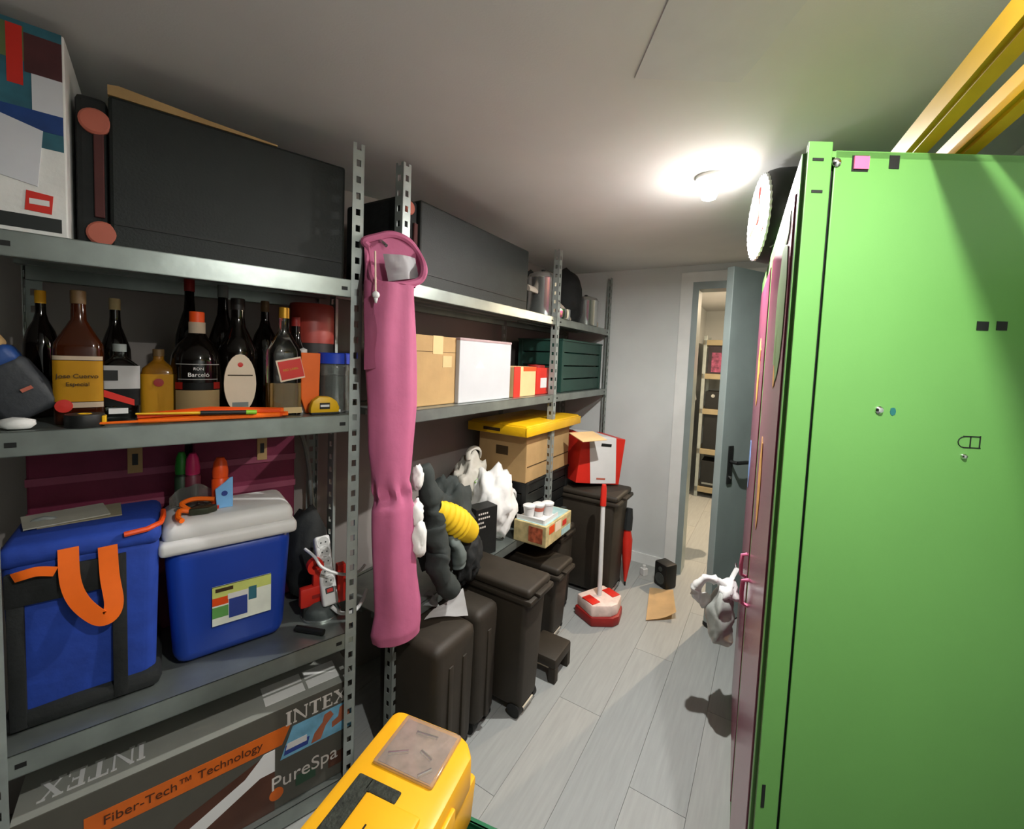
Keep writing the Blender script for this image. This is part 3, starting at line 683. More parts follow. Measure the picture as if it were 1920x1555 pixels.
# back row: dark bottles
for k, (px, yt, wp, v, st_, cp_, lb) in enumerate(((75, 545, 50, .26, 'round', 'lab_yellow', 'dark bottle in the back row behind the amber bottle'), (215, 560, 44, .3, 'long', 'lab_sand', 'dark bottle with pale neck behind the clear bottle'), (355, 522, 44, .3, 'long', 'red_dark', 'dark bottle with long red neck behind the rum bottle'),
        (418, 535, 46, .28, 'long', 'grey_plastic', 'dark bottle in the back row left of the cream liqueur'), (497, 565, 46, .26, 'round', 'cap_tan', 'dark bottle with tan cap behind the whisky bottle'), (555, 595, 44, .24, 'long', 'red_dark', 'dark red capped bottle behind the orange sleeve'), (577, 580, 44, .32, 'long', 'white', 'dark white capped bottle at the back beside the red tin'))):
    bottle(px, yt, wp, v, st_, 'glass_dark', lb, cp_, group='bottles in the back row')
# orange sleeve, tape measure, jar, tin
u, _ = A.px(582, 720, .075); _, z1 = A.px(582, 662, .075)
t = thing('orange_sleeve', 'upright orange card sleeve between the whisky bottle and the jar', 'sleeve', A.P(u, .075, zm), A.rz)
hh = z1-zm
mb = MB(); mb.prism([(-.012, 0), (.014, 0), (.027, hh*.3), (.03, hh), (-.028, hh), (-.027, hh*.25)], 0, .02, 'y', bev=.002); mb.build('card', MATS['orange'], t)
mb = MB(); mb.lathe([(0, 0), (.012, 0), (.012, .014), (0, .02)], 12, T(-.015, .03, hh-.004)); mb.cyl((-.015, .03, .0), (-.015, .03, hh), .011); mb.build('stopper', MATS['white_soft'], t, True)
u, _ = A.px(609, 760, .03)
t = thing('tape_measure', 'yellow tape measure at the front edge of the bottle shelf', 'tape measure', A.P(u, .022, zm), A.rz)
tw = 26/ppm(A.P(u, .02, zm))
pf = [(-tw, .006), (tw*.95, .006), (tw, .022), (tw*.8, .042), (tw*.35, .056), (-tw*.4, .058), (-tw*.85, .044), (-tw, .022)]
mb = MB(); mb.prism(pf, 0, .03, 'y', bev=.004); bd = mb.build('case', MATS['yellow'], t, True)
mb = MB(); mb.box(-tw*.4, tw*.3, -.0015, 0, .018, .038); mb.build('badge', MATS['black'], bd); mb = MB(); mb.box(-tw*.35, tw*.25, -.0022, -.0015, .025, .032); mb.build('badge_stripe', MATS['white'], bd)
mb = MB(); mb.box(-tw*.95, tw*1.0, .0, .03, 0, .008, .002); mb.build('base', MATS['black'], bd); mb = MB(); mb.box(tw*.6, tw*1.1, .006, .02, .006, .014); mb.build('tape_end', MATS['white'], bd)
u, z1 = A.px(628, 662, .1); p = A.P(u, .10, zm); r = 29/ppm(p); h = z1-zm
mat('jar_plastic', '#dfe6e2', .08, trans=.92, var=0)
t = thing('storage_jar', 'clear plastic jar with a blue screw lid', 'jar', p, A.rz)
mb = MB(); mb.lathe([(0, 0), (r*.9, 0), (r, .008), (r, h*.2), (r*.93, h*.25), (r*.93, h*.68), (r, h*.72), (r*.95, h*.8), (r*.88, h*.82), (r*.85, h*.82), (r*.85, .006), (0, .006)], 28); mb.build('vessel', MATS['jar_plastic'], t, True)
mat('lid_blue', '#2342b8', .4); mb = MB(); mb.lathe([(0, h*.82), (r*1.02, h*.82), (r*1.02, h*.985), (r*.96, h), (0, h)], 28); mb.build('lid', MATS['lid_blue'], t, True)
mat('jar_fill', '#3b3a34', .7, var=.6, scale=80); mb = MB(); mb.lathe([(0, .007), (r*.8, .007), (r*.8, h*.62), (0, h*.66)], 20); mb.build('contents', MATS['jar_fill'], t, True)
a, b, z0, z1 = A.R(.3, 622, 580, 700, 642)
mat('tin_red', '#94352a', .45, var=.15); mat('tin_dark', '#201c1a', .5)
t = thing('red_tin', 'large dark red round tin at the back of the bottle shelf', 'tin', A.P(.70, .30, zm), A.rz)
rr = .075; hh = z1-zm
mb = MB(); mb.lathe([(0, 0), (rr*.97, 0), (rr*.97, hh*.68), (0, hh*.68)], 28); mb.build('dark_base', MATS['tin_dark'], t, True)
mb = MB(); mb.lathe([(rr, hh*.62), (rr, hh*.97), (rr*.95, hh), (0, hh)], 28); mb.build('red_lid', MATS['tin_red'], t, True)
# orange rods bundle
rng = random.Random(3)
for k in range(11):
    x0 = 262+rng.uniform(-6, 8); x1 = 530+rng.uniform(-25, 10); v = .015+.006*(k % 5); lay = k//5
    if k >= 9: x0, x1, v, lay = 185+(k-9)*20, 540-(k-9)*10, .008+.004*(k-9), 0
    ua = A.px(x0, 790, v)[0]; ub = A.px(x1, 785, v)[0]
    pa = A.P(ua, v, zm+.008+lay*.012); pb = A.P(ub, v+rng.uniform(-.004, .008), zm+.008+lay*.012)
    if k < 9:
        mb = MB(); md = (pa+pb)/2+Vector((0, 0, .006*(lay)+.002)); mb.tube([pa-pa, (md-pa), (pb-pa)], .0065, 8, rs=[.006, .0095, .0075], flat=.8)
    else: mb = MB(); mb.tube([pa-pa, (pa+pb)/2-pa, pb-pa], .003, 6)
    o = mb.build('orange_rod', MATS['orange_deep' if k % 3 else 'orange'], loc=pa, smooth=True)
    tag(o, 'thin orange rod in the bundle lying along the bottle shelf edge' if k < 9 else 'long thin orange stick poking out left of the rod bundle', 'rod', 'bundle of orange rods')
ua = A.px(255, 784, .03)[0]; ub = A.px(478, 778, .03)[0]
t = thing('dark_stick', 'dark stick with yellow tip and green ring on the orange rods', 'stick', A.P(ua, .004, zm+.024), A.rz); L = ub-ua
mb = MB(); mb.cyl((0, 0, .004), (L*.5, 0, 0), .0022, .004, 8); mb.build('tip', MATS['yellow'], t, True)
mb = MB(); mb.cyl((L*.5, 0, 0), (L*.9, 0, -.003), .006, n=10); mb.build('grip', MATS['black'], t, True)
mat('lime', '#7db82a', .5); mb = MB(); mb.cyl((L*.9, 0, -.003), (L, 0, -.004), .0065, n=10); mb.build('ring', MATS['lime'], t, True)
# black tape roll and pouch at the left end
u = A.px(158, 778, .02)[0]; mb = MB(); mb.lathe([(.012, 0), (.034, 0), (.035, .002), (.035, .028), (.034, .03), (.012, .03), (.012, 0)], 28)
tp = thing('tape_roll', 'black tape roll with yellow core in front of the amber bottle', 'tape', A.P(u, .028, zm), A.rz); mb.build('tape', MATS['black'], tp, True)
mb = MB(); mb.lathe([(.009, .001), (.012, .001), (.012, .031), (.009, .031), (.009, .001)], 20); mb.build('core', MATS['yellow'], tp, True)
mb = MB(); mb.box(.03, .038, -.02, .004, .004, .026, .002); mb.build('tape_end', MATS['yellow'], tp)
mat('pouch_grey', '#33363a', .6, var=.2, bump=.15); mat('pouch_blue', '#1d3f78', .5, var=.2)
u = A.px(48, 720, .07)[0]
po = thing('grey_pouch', 'dark grey plastic pouch with a blue band leaning at the left end', 'pouch', A.P(u, .10, zm), A.rz)
Mp = T(.03, 0, .0) @ RY(-.55)
mb = MB(); mb.box(-.055, .055, -.03, .03, .03, .165, .018, M=Mp, seg=3); mb.build('pouch', MATS['pouch_grey'], po, True)
mb = MB(); mb.box(-.05, .05, -.032, .032, .15, .195, .014, M=Mp, seg=3); mb.build('blue_band', MATS['pouch_blue'], po, True)
mb = MB(); mb.box(-.046, .046, -.028, .028, .19, .235, .012, M=Mp, seg=3); mb.build('top', MATS['kraft'], po, True)
mb = MB(); mb.box(.012, .032, -.0365, -.034, .085, .093, M=Mp); mb.build('red_tag', MATS['pad_red'], po)
mb = MB(); mb.blob((0, 0, .012), (.035, .025, .014), .35, 3, 2, 4, flatb=0); tag(mb.build('crumpled_paper', MATS['white_soft'], loc=A.P(A.px(28, 800, .03)[0], .035, zm), smooth=True), 'crumpled off-white paper scrap at the left shelf edge', 'paper')

# ================================================================== UNIT A, LOWER SHELF
zl = ZA[1]
# blue and orange cooler bag
zb1 = 1.02-zl
cbg = thing('cooler_bag', 'soft blue cooler bag with orange carry straps on the lower shelf', 'bag', A.P(-.02, .07, zl), A.rz)
def bagw(x, z): return .006*noise.noise(Vector((x*9, z*9, 2)))
mb = MB(); mb.box(.0, .285, .0, .26, .0, zb1-.03, .03, seg=4, taper=(.012, .01)); 
bmesh.ops.subdivide_edges(mb.bm, edges=mb.bm.edges[:], cuts=2, use_grid_fill=True)
for v_ in mb.bm.verts: v_.co += Vector((0, bagw(v_.co.x, v_.co.z), 0))
mb.build('body', MATS['blue_cloth'], cbg, True)
mb = MB(); mb.box(-.004, .289, -.004, .264, zb1-.055, zb1, .022, seg=3); lidb = mb.build('lid', MATS['blue_cloth'], cbg, True)
mb = MB(); mb.tube([(.215, -.008, zb1-.01), (.26, -.006, zb1-.006), (.287, .02, zb1-.003), (.293, .07, zb1-.002), (.293, .12, zb1-.002)], .007, 8); mb.build('piping', MATS['orange_deep'], lidb, True)
mb = MB(); mb.box(.01, .21, -.009, 0, zb1-.14, zb1-.06, .003); mb.build('front_flap', MATS['black_soft'], cbg, True)
for x in (.012, .19): mb = MB(); mb.box(x, x+.028, -.007, .004, .01, zb1-.06, .002); mb.build('webbing', MATS['black_soft'], cbg, True)
mb = MB(); mb.box(-.002, .287, -.006, .262, 0, .05, .02); mb.build('base', MATS['black_soft'], cbg, True)
def strap(pts, w_, name, m, par, t_=.003):
    pts = [Vector(p) for p in pts]; vs = []; fs = []; N = len(pts)
    for i, p in enumerate(pts):
        tg = (pts[min(i+1, N-1)]-pts[max(i-1, 0)]).normalized(); s_ = tg.cross(Vector((0, 1, 0)))
        s_ = s_.normalized() if s_.length > .01 else Vector((1, 0, 0)); nn = tg.cross(s_).normalized()*t_/2
        for q in (p-s_*w_/2-nn, p+s_*w_/2-nn, p+s_*w_/2+nn, p-s_*w_/2+nn): vs.append(q)
    for i in range(N-1):
        for k in range(4): fs.append((i*4+k, i*4+(k+1) % 4, i*4+4+(k+1) % 4, i*4+4+k))
    fs += [(3, 2, 1, 0), (N*4-4, N*4-3, N*4-2, N*4-1)]
    mb = MB(); mb._new(vs, fs); return mb.build(name, MATS[m], par, True)
def bez(ps, n=14):
    out = []
    for i in range(len(ps)-1):
        p0 = Vector(ps[max(i-1, 0)]); p1 = Vector(ps[i]); p2 = Vector(ps[i+1]); p3 = Vector(ps[min(i+2, len(ps)-1)])
        for k in range(n):
            t = k/n; out.append(.5*((2*p1)+(-p0+p2)*t+(2*p0-5*p1+4*p2-p3)*t*t+(-p0+3*p1-3*p2+p3)*t**3))
    out.append(Vector(ps[-1])); return out
def bpx(x, y, v): u, z = A.px(x, y, v); return (u+.02, v-.07, z-zl)
strap(bez([bpx(202, 1024, .06), bpx(206, 1080, .05), bpx(214, 1130, .035), bpx(205, 1155, .03), bpx(185, 1158, .03), bpx(150, 1130, .035), bpx(132, 1090, .045), bpx(128, 1028, .06)], 6), .036, 'carry_strap', 'orange', cbg)
strap(bez([bpx(104, 1072, .052), bpx(70, 1072, .045), bpx(40, 1080, .045), bpx(24, 1085, .05)], 6), .022, 'strap_end', 'orange', cbg)
# sheets on the bag
mat('paper_beige', '#8d866e', .8, var=.1)
mat('paper_grey', '#a5a496', .8)
for k, (m_, lb, dx, rz_) in enumerate((('paper_beige', 'beige cardboard sheet lying on the blue bag', 0.0, .08), ('paper_grey', 'pale sheet of paper lying on the blue bag lid', -.03, .2))):
    mb = MB(); mb.box(-.08, .08, -.06, .06, 0, .003, 0); tag(mb.build('sheet', MATS[m_], loc=A.P(.10+dx, .25, zl+zb1+.001+.004*k), rz=A.rz+rz_), lb, 'sheet')
# hard cooler
ck = thing('cool_box', 'blue hard plastic cool box with white lid on the lower shelf', 'cool box', A.P(.435, .095, zl), A.rz)
wt, wb_, dt = .162, .142, .215
hb = .355
mb = MB(); mb.box(-wt, wt, 0, dt, 0, hb, .038, seg=4, taper=(wt-wb_, .012)); mb.build('body', MATS['blue_plastic'], ck, True)
mb = MB(); mb.box(-wt-.012, wt+.012, -.012, dt+.012, hb-.012, hb+.03, .014, seg=3); lid_ = mb.build('lid', MATS['white'], ck, True)
mb = MB(); mb.box(-wt+.0, wt-.0, .004, dt-.0, hb+.02, hb+.08, .024, seg=3, taper=(-.008, -.008)); mb.build('lid_top', MATS['white'], lid_, True)
lu0, lu1, lz0, lz1 = A.R(.093, 398, 1090, 508, 1160)
mat('lab_lime', '#c2cc70', .5, var=.1); mat('lab_white2', '#dfe4d8', .5); mat('lab_green', '#5d9a50', .5); mat('lab_navy', '#2a3f8a', .5)
def ckp(x0, x1, z0, z1, d, m, nm):
    X0 = lu0-.435+(lu1-lu0)*x0; X1 = lu0-.435+(lu1-lu0)*x1; Z0 = lz0-zl+(lz1-lz0)*z0; Z1 = lz0-zl+(lz1-lz0)*z1
    mb = MB(); mb.box(X0, X1, -.0015-d+.012*0, .002, Z0, Z1); return mb.build(nm, MATS[m], stk)
stk = MB().box(lu0-.435, lu1-.435, -.002, .004, lz0-zl, lz1-zl, .0).build('sticker', MATS['lab_white2'], ck)
ckp(0, 1, .72, 1, .001, 'lab_lime', 'sticker_print'); ckp(0, .26, .52, .72, .001, 'orange_deep', 'sticker_print'); ckp(0, .26, .2, .48, .001, 'lab_green', 'sticker_print')
ckp(.27, .58, .12, .62, .0015, 'lab_navy', 'sticker_print'); ckp(.25, .6, .62, .76, .0018, 'white', 'sticker_print'); ckp(.05, .34, .86, .95, .002, 'ink', 'sticker_print'); ckp(.6, .74, .45, .8, .0012, 'print_teal', 'sticker_print')
# things on the cool box lid
zc = zl+hb+.08
mat('bub_blue', '#79b2e4', .4, var=.15); mat('bub_red', '#8a2a20', .5)
def bubble(px, yt, v, label, capm, lowm, s_=1.):
    u, z1 = A.px(px, yt, v); h = max(.12, z1-zc); p = A.P(u, v, zc); r = .021*s_
    t = thing('bubble_bottle', label, 'bottle', p, A.rz)
    mb = MB(); mb.lathe([(0, 0), (r, 0), (r*1.05, .01), (r*1.05, h*.55), (r*.8, h*.6), (0, h*.6)], 18); bd = mb.build('body', MATS[lowm], t, True)
    mb = MB(); mb.lathe([(r*.95, h*.6), (r*.98, h*.72), (r*.8, h*.9), (r*.45, h), (0, h)], 18); mb.build('cap', MATS[capm], t, True)
    return t, bd, r, h
mat('cap_green', '#1f7a24', .4); mat('cap_pink', '#d0286a', .4); mat('cap_orange', '#e85016', .4); mat('low_green', '#1e3420', .5); mat('low_pink', '#5a1e2c', .5)
bubble(340, 848, .26, 'slim bottle with a green cap at the back of the lid', 'cap_green', 'low_green', .8)
bubble(361, 850, .25, 'slim bottle with a pink cap beside the green capped one', 'cap_pink', 'low_pink', .95)
t, bd, r, h = bubble(413, 858, .20, 'orange capped blue bubble bottle on the cool box lid', 'cap_orange', 'cap_orange', 1.05)
mb = MB(); mb.prism([(-.012, 0), (.03, 0), (.03, h*.62), (.02, h*.6), (.0, h*.45), (-.016, h*.4)], -.032, -.024, 'y', bev=.002); mb.build('blue_card', MATS['bub_blue'], t)
mb = MB(); mb.lathe([(.008, 0), (.008, .002), (0, .002)], 14, T(.008, -.032, h*.3) @ RX(math.pi/2)); mb.build('card_logo', MATS['lab_navy'], t)
mb = MB(); mb.box(-.02, -.006, -.034, -.02, -.0, .012, .002); mb.build('red_tag', MATS['red'], t)
# clear pack and pliers
mat('film', '#8f8f88', .2, trans=.6, var=.1); mat('tool_dark', '#3a3f30', .45, .4)
u = A.px(365, 950, .2)[0]
mb = MB(); mb.grid(lambda a, b: Vector(((a-.5)*.12, .03*math.sin(a*9)*.3+(b-.5)*.01, .005+b*.07*(1-.5*abs(a-.5)*2)+.004*math.sin(a*14+b*5))), 18, 8, thick=.002); tag(mb.build('plastic_wrap', MATS['film'], loc=A.P(u, .225, zc), rz=A.rz, smooth=True), 'crumpled clear plastic wrapper standing behind the pliers', 'wrapper')
pl_ = thing('pliers', 'pliers with orange handles lying on the cool box lid', 'pliers', A.P(A.px(365, 975, .16)[0], .14, zc), A.rz)
mb = MB(); mb.prism([(-.015, -.005), (.03, -.012), (.055, .004), (.05, .022), (.01, .03), (-.015, .02)], .002, .02, bev=.003); mb.build('jaws', MATS['tool_dark'], pl_, True)
mb = MB(); mb.tube(bez([(-.012, .012, .014), (-.03, .03, .03), (.0, .045, .036), (.05, .035, .03)], 6), .007, 8); mb.build('handle', MATS['orange'], pl_, True)
mb = MB(); mb.tube(bez([(-.01, .006, .012), (-.035, -.0, .02), (-.04, -.03, .01), (-.032, -.055, .008)], 6), .007, 8); mb.build('handle', MATS['orange'], pl_, True)
# dark magenta boxes at the back
mat('magenta', '#6a1c38', .7, var=.15, bump=.1); mat('magenta_band', '#8a4258', .7)
for k, (ua, ub, z0, z1, lb) in enumerate(((-.02, .33, 0, .655, 'dark magenta storage box at the back behind the blue bag'), (.35, .66, 0, .65, 'dark magenta storage box at the back behind the cool box'))):
    t = thing('fabric_box', lb, 'box', A.P((ua+ub)/2, .36, zl), A.rz); w_ = (ub-ua)/2
    mb = MB(); mb.box(-w_, w_, 0, .12, 0, z1, .006); mb.build('box', MATS['magenta'], t)
    for z in (.42, .52): mb = MB(); mb.box(-w_-.002, w_+.002, -.003, .122, z, z+.022); mb.build('band', MATS['magenta_band'], t)
    mb = MB(); mb.box(w_*.2, w_*.4, -.004, 0, .53, .61); tb_ = mb.build('tag_tab', MATS['kraft'], t); mb = MB(); mb.box(w_*.26, w_*.34, -.005, -.004, .555, .59); mb.build('tab_hole', MATS['black'], tb_)
# black arched bag at the far left back
mb = MB(); mb.tube([( .06*math.cos(math.pi*k/12), 0, .34+.12*math.sin(math.pi*k/12)) for k in range(13)], .008, 8)
ab = thing('black_shoulder_bag', 'black bag with an arched handle at the far left back of the shelf', 'bag', A.P(.0, .35, zl), A.rz); mb.build('handle', MATS['grey_plastic'], ab, True)
mb = MB(); mb.box(-.05, .07, -.0, .1, 0, .44, .03, seg=3); mb.build('body', MATS['black_soft'], ab, True); ab.location = A.P(.03, .348-.11, zl)
# right end: red clamp, power strip, wires, pipe, black sack, tin
t = thing('red_clamp', 'bright red plastic clamp bracket beside the cool box', 'clamp', A.P(A.px(590, 1110, .16)[0], .16, zl), A.rz)
mb = MB(); mb.box(-.05, .042, -.015, .015, .04, .11, .008); bq = mb.build('block', MATS['red'], t, True)
mb = MB(); mb.box(-.012, .028, -.017, -.013, .068, .08); mb.build('slot', MATS['red_dark'], bq)
mb = MB(); mb.box(-.008, .018, -.012, .012, .1, .17, .004); mb.build('stem', MATS['red'], t, True)
mb = MB(); mb.lathe([(.012, -.012), (.027, -.012), (.027, .012), (.012, .012), (.012, -.012)], 20, T(.0, 0, .178) @ RX(math.pi/2)); mb.build('ring', MATS['red'], t, True)
mb = MB(); mb.box(.075, .105, -.01, .02, .02, .16, .004); mb.box(-.04, .1, .0, .01, .02, .045, .002); mb.build('arm', MATS['red'], t, True)
mb = MB(); mb.box(-.04, .04, -.015, .015, 0, .042, .003); mb.build('foot', MATS['black'], t, True)
u = A.px(588, 1168, .03)[0]; mb = MB(); mb.cyl((-.035, .045, .010), (.03, -.03, .010), .010, n=12); tag(mb.build('screwdriver', MATS['black'], loc=A.P(u, .055, zl), rz=A.rz, smooth=True), 'short black screwdriver handle lying near the shelf edge below the red clamp', 'tool')
pa = Vector((A.px(604, 1005, .2)[0], .2, A.px(604, 1005, .2)[1])); pb_ = Vector((A.px(622, 1135, .10)[0], .10, A.px(622, 1135, .10)[1]))
ps_ = thing('power_strip', 'white power strip with a red switch leaning beside the post', 'power strip', A.P(pb_.x, pb_.y, pb_.z), A.rz)
dv = pa-pb_; Ls = dv.length; zx = dv.normalized(); xx = Vector((1, 0, 0)); xx = (xx-zx*xx.dot(zx)).normalized(); yx = zx.cross(xx)
Mq = Matrix((xx, yx, zx)).transposed().to_4x4()
mb = MB(); mb.box(-.026, .026, 0, .032, 0, Ls, .008, seg=3, M=Mq); bd = mb.build('body', MATS['white'], ps_, True)
for k in range(5):
    z = Ls*(.34+.14*k); mb = MB(); mb.lathe([(.0, .0012), (.019, .0012), (.021, 0), (.021, .002), (.019, .002), (.019, .0012)], 18, Mq @ T(0, -.0005, z) @ RX(math.pi/2)); so = mb.build('socket', MATS['white_soft'], bd, True)
    for sx_ in (-1, 1): mb = MB(); mb.cyl((sx_*.008, 0, 0), (sx_*.008, 0, .003), .0025, n=8); mb.build('pin_hole', MATS['black'], so, M=Mq @ T(0, -.0005, z) @ RX(math.pi/2))
mb = MB(); mb.box(-.014, .014, -.003, .002, Ls*.17, Ls*.25, .001, M=Mq); mb.build('switch_frame', MATS['grey_dark'], bd); mb = MB(); mb.box(-.01, .01, -.005, .0, Ls*.185, Ls*.235, .001, M=Mq); mb.build('switch', MATS['red'], bd)
def wire(name, label, pxs, rad, m, cat='cable', loc0=None):
    pts = [A.P(*(lambda q: (q[0], v, q[1]))(A.px(x, y, v))) for (x, y, v) in pxs]
    pts = [Vector((p.x, p.y, max(p.z, zl+rad))) for p in pts]
    base = pts[0]; mb = MB(); mb.tube([p-base for p in bez(pts, 8)], rad, 8)
    return tag(mb.build(name, MATS[m], loc=base, smooth=True), label, cat)
wire('power_cable', 'white cable curling from the lower end of the power strip', [(622, 1138, .1), (640, 1150, .09), (665, 1145, .09), (680, 1125, .1), (688, 1105, .12)], .0065, 'white')
wire('loop_cable', 'white cable looping across the front of the power strip', [(572, 1030, .2), (590, 1045, .14), (605, 1065, .1), (640, 1077, .09), (670, 1073, .12), (684, 1060, .16)], .005, 'white')
wire('grey_cable', 'thin grey cable loop behind the power strip', [(600, 985, .3), (575, 990, .3), (566, 1015, .3), (575, 1035, .28), (590, 1040, .27)], .004, 'grey_plastic')
wire('conduit_pipe', 'pale grey conduit pipe bending down the wall behind the shelf', [(552, 812, .46), (566, 818, .46), (578, 870, .46), (586, 950, .46), (592, 1030, .46), (575, 1032, .46), (545, 1022, .46)], .009, 'grey_plastic', 'pipe')
mb = MB(); mb.blob((0, 0, .14), (.07, .085, .2), .25, 2.2, 3, 2, flatb=0); tag(mb.build('black_sack', MATS['black_soft'], loc=A.P(.70, .33, zl), smooth=True), 'black sack slumped against the post behind the power strip', 'sack')
t = thing('metal_bowl', 'dull grey metal bowl upside down beside the shelf post', 'bowl', A.P(.705, .16, zl), A.rz); mb = MB(); mb.lathe([(.06, 0), (.062, .004), (.056, .03), (.035, .05), (0, .055)], 24); mb.build('bowl', MATS['grey_dark'], t, True); mb = MB(); mb.lathe([(.06, 0), (.066, .0), (.066, .006), (.06, .006), (.06, 0)], 24); mb.build('rim', MATS['steel'], t, True)

# ================================================================== SPA CARTON on the bottom shelf
zi = ZA[0]; hi = .385-zi; UI0, UI1 = -.005, .778; WI = UI1-UI0
mat('spa_grey', '#4c4a42', .5, var=.06); mat('spa_top', '#8f9189', .45, var=.06); mat('spa_orange', '#c85f16', .5); mat('spa_blue', '#6fa8c4', .5, var=.25, scale=20); mat('skin', '#a85f40', .6, var=.15); mat('spa_brown', '#4a2a1c', .5, var=.2); mat('letters', '#c9c3bb', .5, var=.03); mat('banner_ink', '#4a2208', .6); mat('spa_green', '#2a4a34', .5)
sx_ = thing('spa_carton', 'large grey printed spa carton on the bottom shelf', 'carton', A.P(UI0, .02, zi), A.rz)
mb = MB(); mb.box(0, WI, 0, .16, 0, hi-.001, .002); mb.build('box', MATS['spa_grey'], sx_)
mb = MB(); mb.box(0, WI, 0, .16, hi-.001, hi, .0); tpf = mb.build('top_flap', MATS['spa_top'], sx_)
for (a, b, c, d) in ((.52, .635, .035, .075), (.52, .635, .085, .125), (.645, .745, .035, .075), (.645, .745, .085, .125)): mb = MB(); mb.box(a, b, c, d, hi, hi+.0008); mb.build('printed_block', MATS['white_soft'], tpf)
def serif(ch, h):
    w_, t, s_ = h*.78, h*.2, h*.09; P = []
    R_ = lambda a, b, c, d: P.append([(a, b), (c, b), (c, d), (a, d)])
    if ch == 'I': w_ = h*.36; R_(0, 0, w_, s_); R_(0, h-s_, w_, h); R_(w_/2-t/2, s_, w_/2+t/2, h-s_)
    if ch == 'N':
        w_ = h*.95; R_(.06*h, s_, .06*h+.09*h, h-s_); R_(w_-.15*h, s_, w_-.06*h, h-s_); R_(0, 0, .24*h, s_); R_(0, h-s_, .2*h, h); R_(w_-.24*h, h-s_, w_, h); P.append([(.06*h, h-s_), (.26*h, h-s_), (w_-.07*h, 0), (w_-.17*h, 0)])
    if ch == 'T': R_(0, h-s_, w_, h); R_(w_/2-t/2, s_, w_/2+t/2, h-s_); R_(w_/2-.2*h, 0, w_/2+.2*h, s_); R_(0, h-.26*h, s_*.7, h-s_); R_(w_-s_*.7, h-.26*h, w_, h-s_)
    if ch == 'E': w_ = h*.7; R_(.08*h, s_, .08*h+t, h-s_); R_(0, 0, w_, s_); R_(0, h-s_, w_*.95, h); R_(.08*h+t, h*.47, w_*.7, h*.55); R_(w_-.07*h, s_, w_, .26*h); R_(w_*.95-.07*h, h-.26*h, w_*.95, h-s_); R_(w_*.7, h*.4, w_*.77, h*.62)
    if ch == 'X':
        w_ = h*.95; P.append([(.08*h, h-s_), (.3*h, h-s_), (w_-.08*h, s_), (w_-.3*h, s_)]); P.append([(w_-.16*h, h-s_), (w_-.25*h, h-s_), (.12*h, s_), (.22*h, s_)]); R_(0, 0, .3*h, s_); R_(w_-.38*h, 0, w_, s_); R_(0, h-s_, .38*h, h); R_(w_-.32*h, h-s_, w_-.02*h, h)
    return P, w_
def serif_word(word, h, M, par, sx=1., lm='letters'):
    x = 0
    for ch in word:
        P, w_ = serif(ch, h); mb = MB()
        for k, poly in enumerate(P): mb.prism([((x+a)*sx, b) for a, b in poly], 0, .0012+.00002*k, M=M)
        mb.build('letter', MATS[lm], par); x += w_+h*.1
fx = lambda x, y: (A.px(x, y, .02)[0]-UI0, A.px(x, y, .02)[1]-zi)
x0, z0 = fx(536, 1365); x1, _ = fx(650, 1310)
lh = .045; tot = sum(serif(c, 1)[1] for c in 'INTEX')+.4
serif_word('INTEX', lh, T(x0, -.0002, hi-.066) @ RX(math.pi/2), sx_, (x1-x0)/(tot*lh))
lh2 = .062; serif_word('INTEX', lh2, T(.235, .10, hi+.0004) @ RZ(math.pi), tpf, .2/(tot*lh2), 'white')
text('letters', 'PureSpa', .062, 'letters', sx_, front((x0+x1)/2-.035, -.001, .085), sx=1.0)
q = [fx(155, 1545), fx(480, 1400), fx(520, 1366), fx(500, 1418), fx(180, 1565)]
def fpoly(pts, m, nm, d=.001, par=None): mb = MB(); mb.prism(pts, -d, 0, 'y'); return mb.build(nm, MATS[m], par or sx_)
fpoly([(.12, .205), (.56, .205), (.585, .262), (.12, .262)], 'spa_orange', 'banner')
text('letters', 'Fiber-Tech™ Technology', .034, 'banner_ink', sx_, front(.33, -.0015, .234))
fpoly([(.555, .155), (WI-.002, .155), (WI-.002, .25), (.59, .25)], 'spa_blue', 'printed_photo')
fpoly([(.645, .16), (.675, .162), (.69, .2), (.715, .225), (.705, .243), (.685, .238), (.68, .215), (.655, .19)], 'skin', 'printed_figure', .0016)
fpoly([(.71, .18), (.745, .19), (.77, .2), (.765, .225), (.75, .245), (.735, .24), (.73, .21), (.71, .2)], 'skin', 'printed_figure', .0016)
fpoly([(.565, .165), (.635, .165), (.64, .19), (.57, .195)], 'lab_navy', 'printed_tub', .0016); fpoly([(.57, .18), (.632, .18), (.632, .2), (.575, .2)], 'white', 'printed_tub', .002)
fpoly([(.18, .0), (.54, .0), (.54, .15), (.5, .19), (.3, .12)], 'spa_brown', 'printed_photo'); fpoly([(.2, .03), (.46, .15), (.51, .2), (.54, .2), (.54, .13), (.5, .13), (.46, .11), (.24, .0)], 'white', 'printed_tub', .0016)
fpoly([(.6, .04), (.66, .04), (.66, .075), (.6, .075)], 'spa_green', 'printed_block'); fpoly([(.70, .04), (.76, .04), (.76, .085), (.70, .085)], 'spa_brown', 'printed_block')
mb = MB(); mb.lathe([(.02, 0), (.02, .001), (0, .0012)], 18, T(.545, 0, .05) @ RX(math.pi/2)); mb.build('printed_badge', MATS['spa_orange'], sx_)

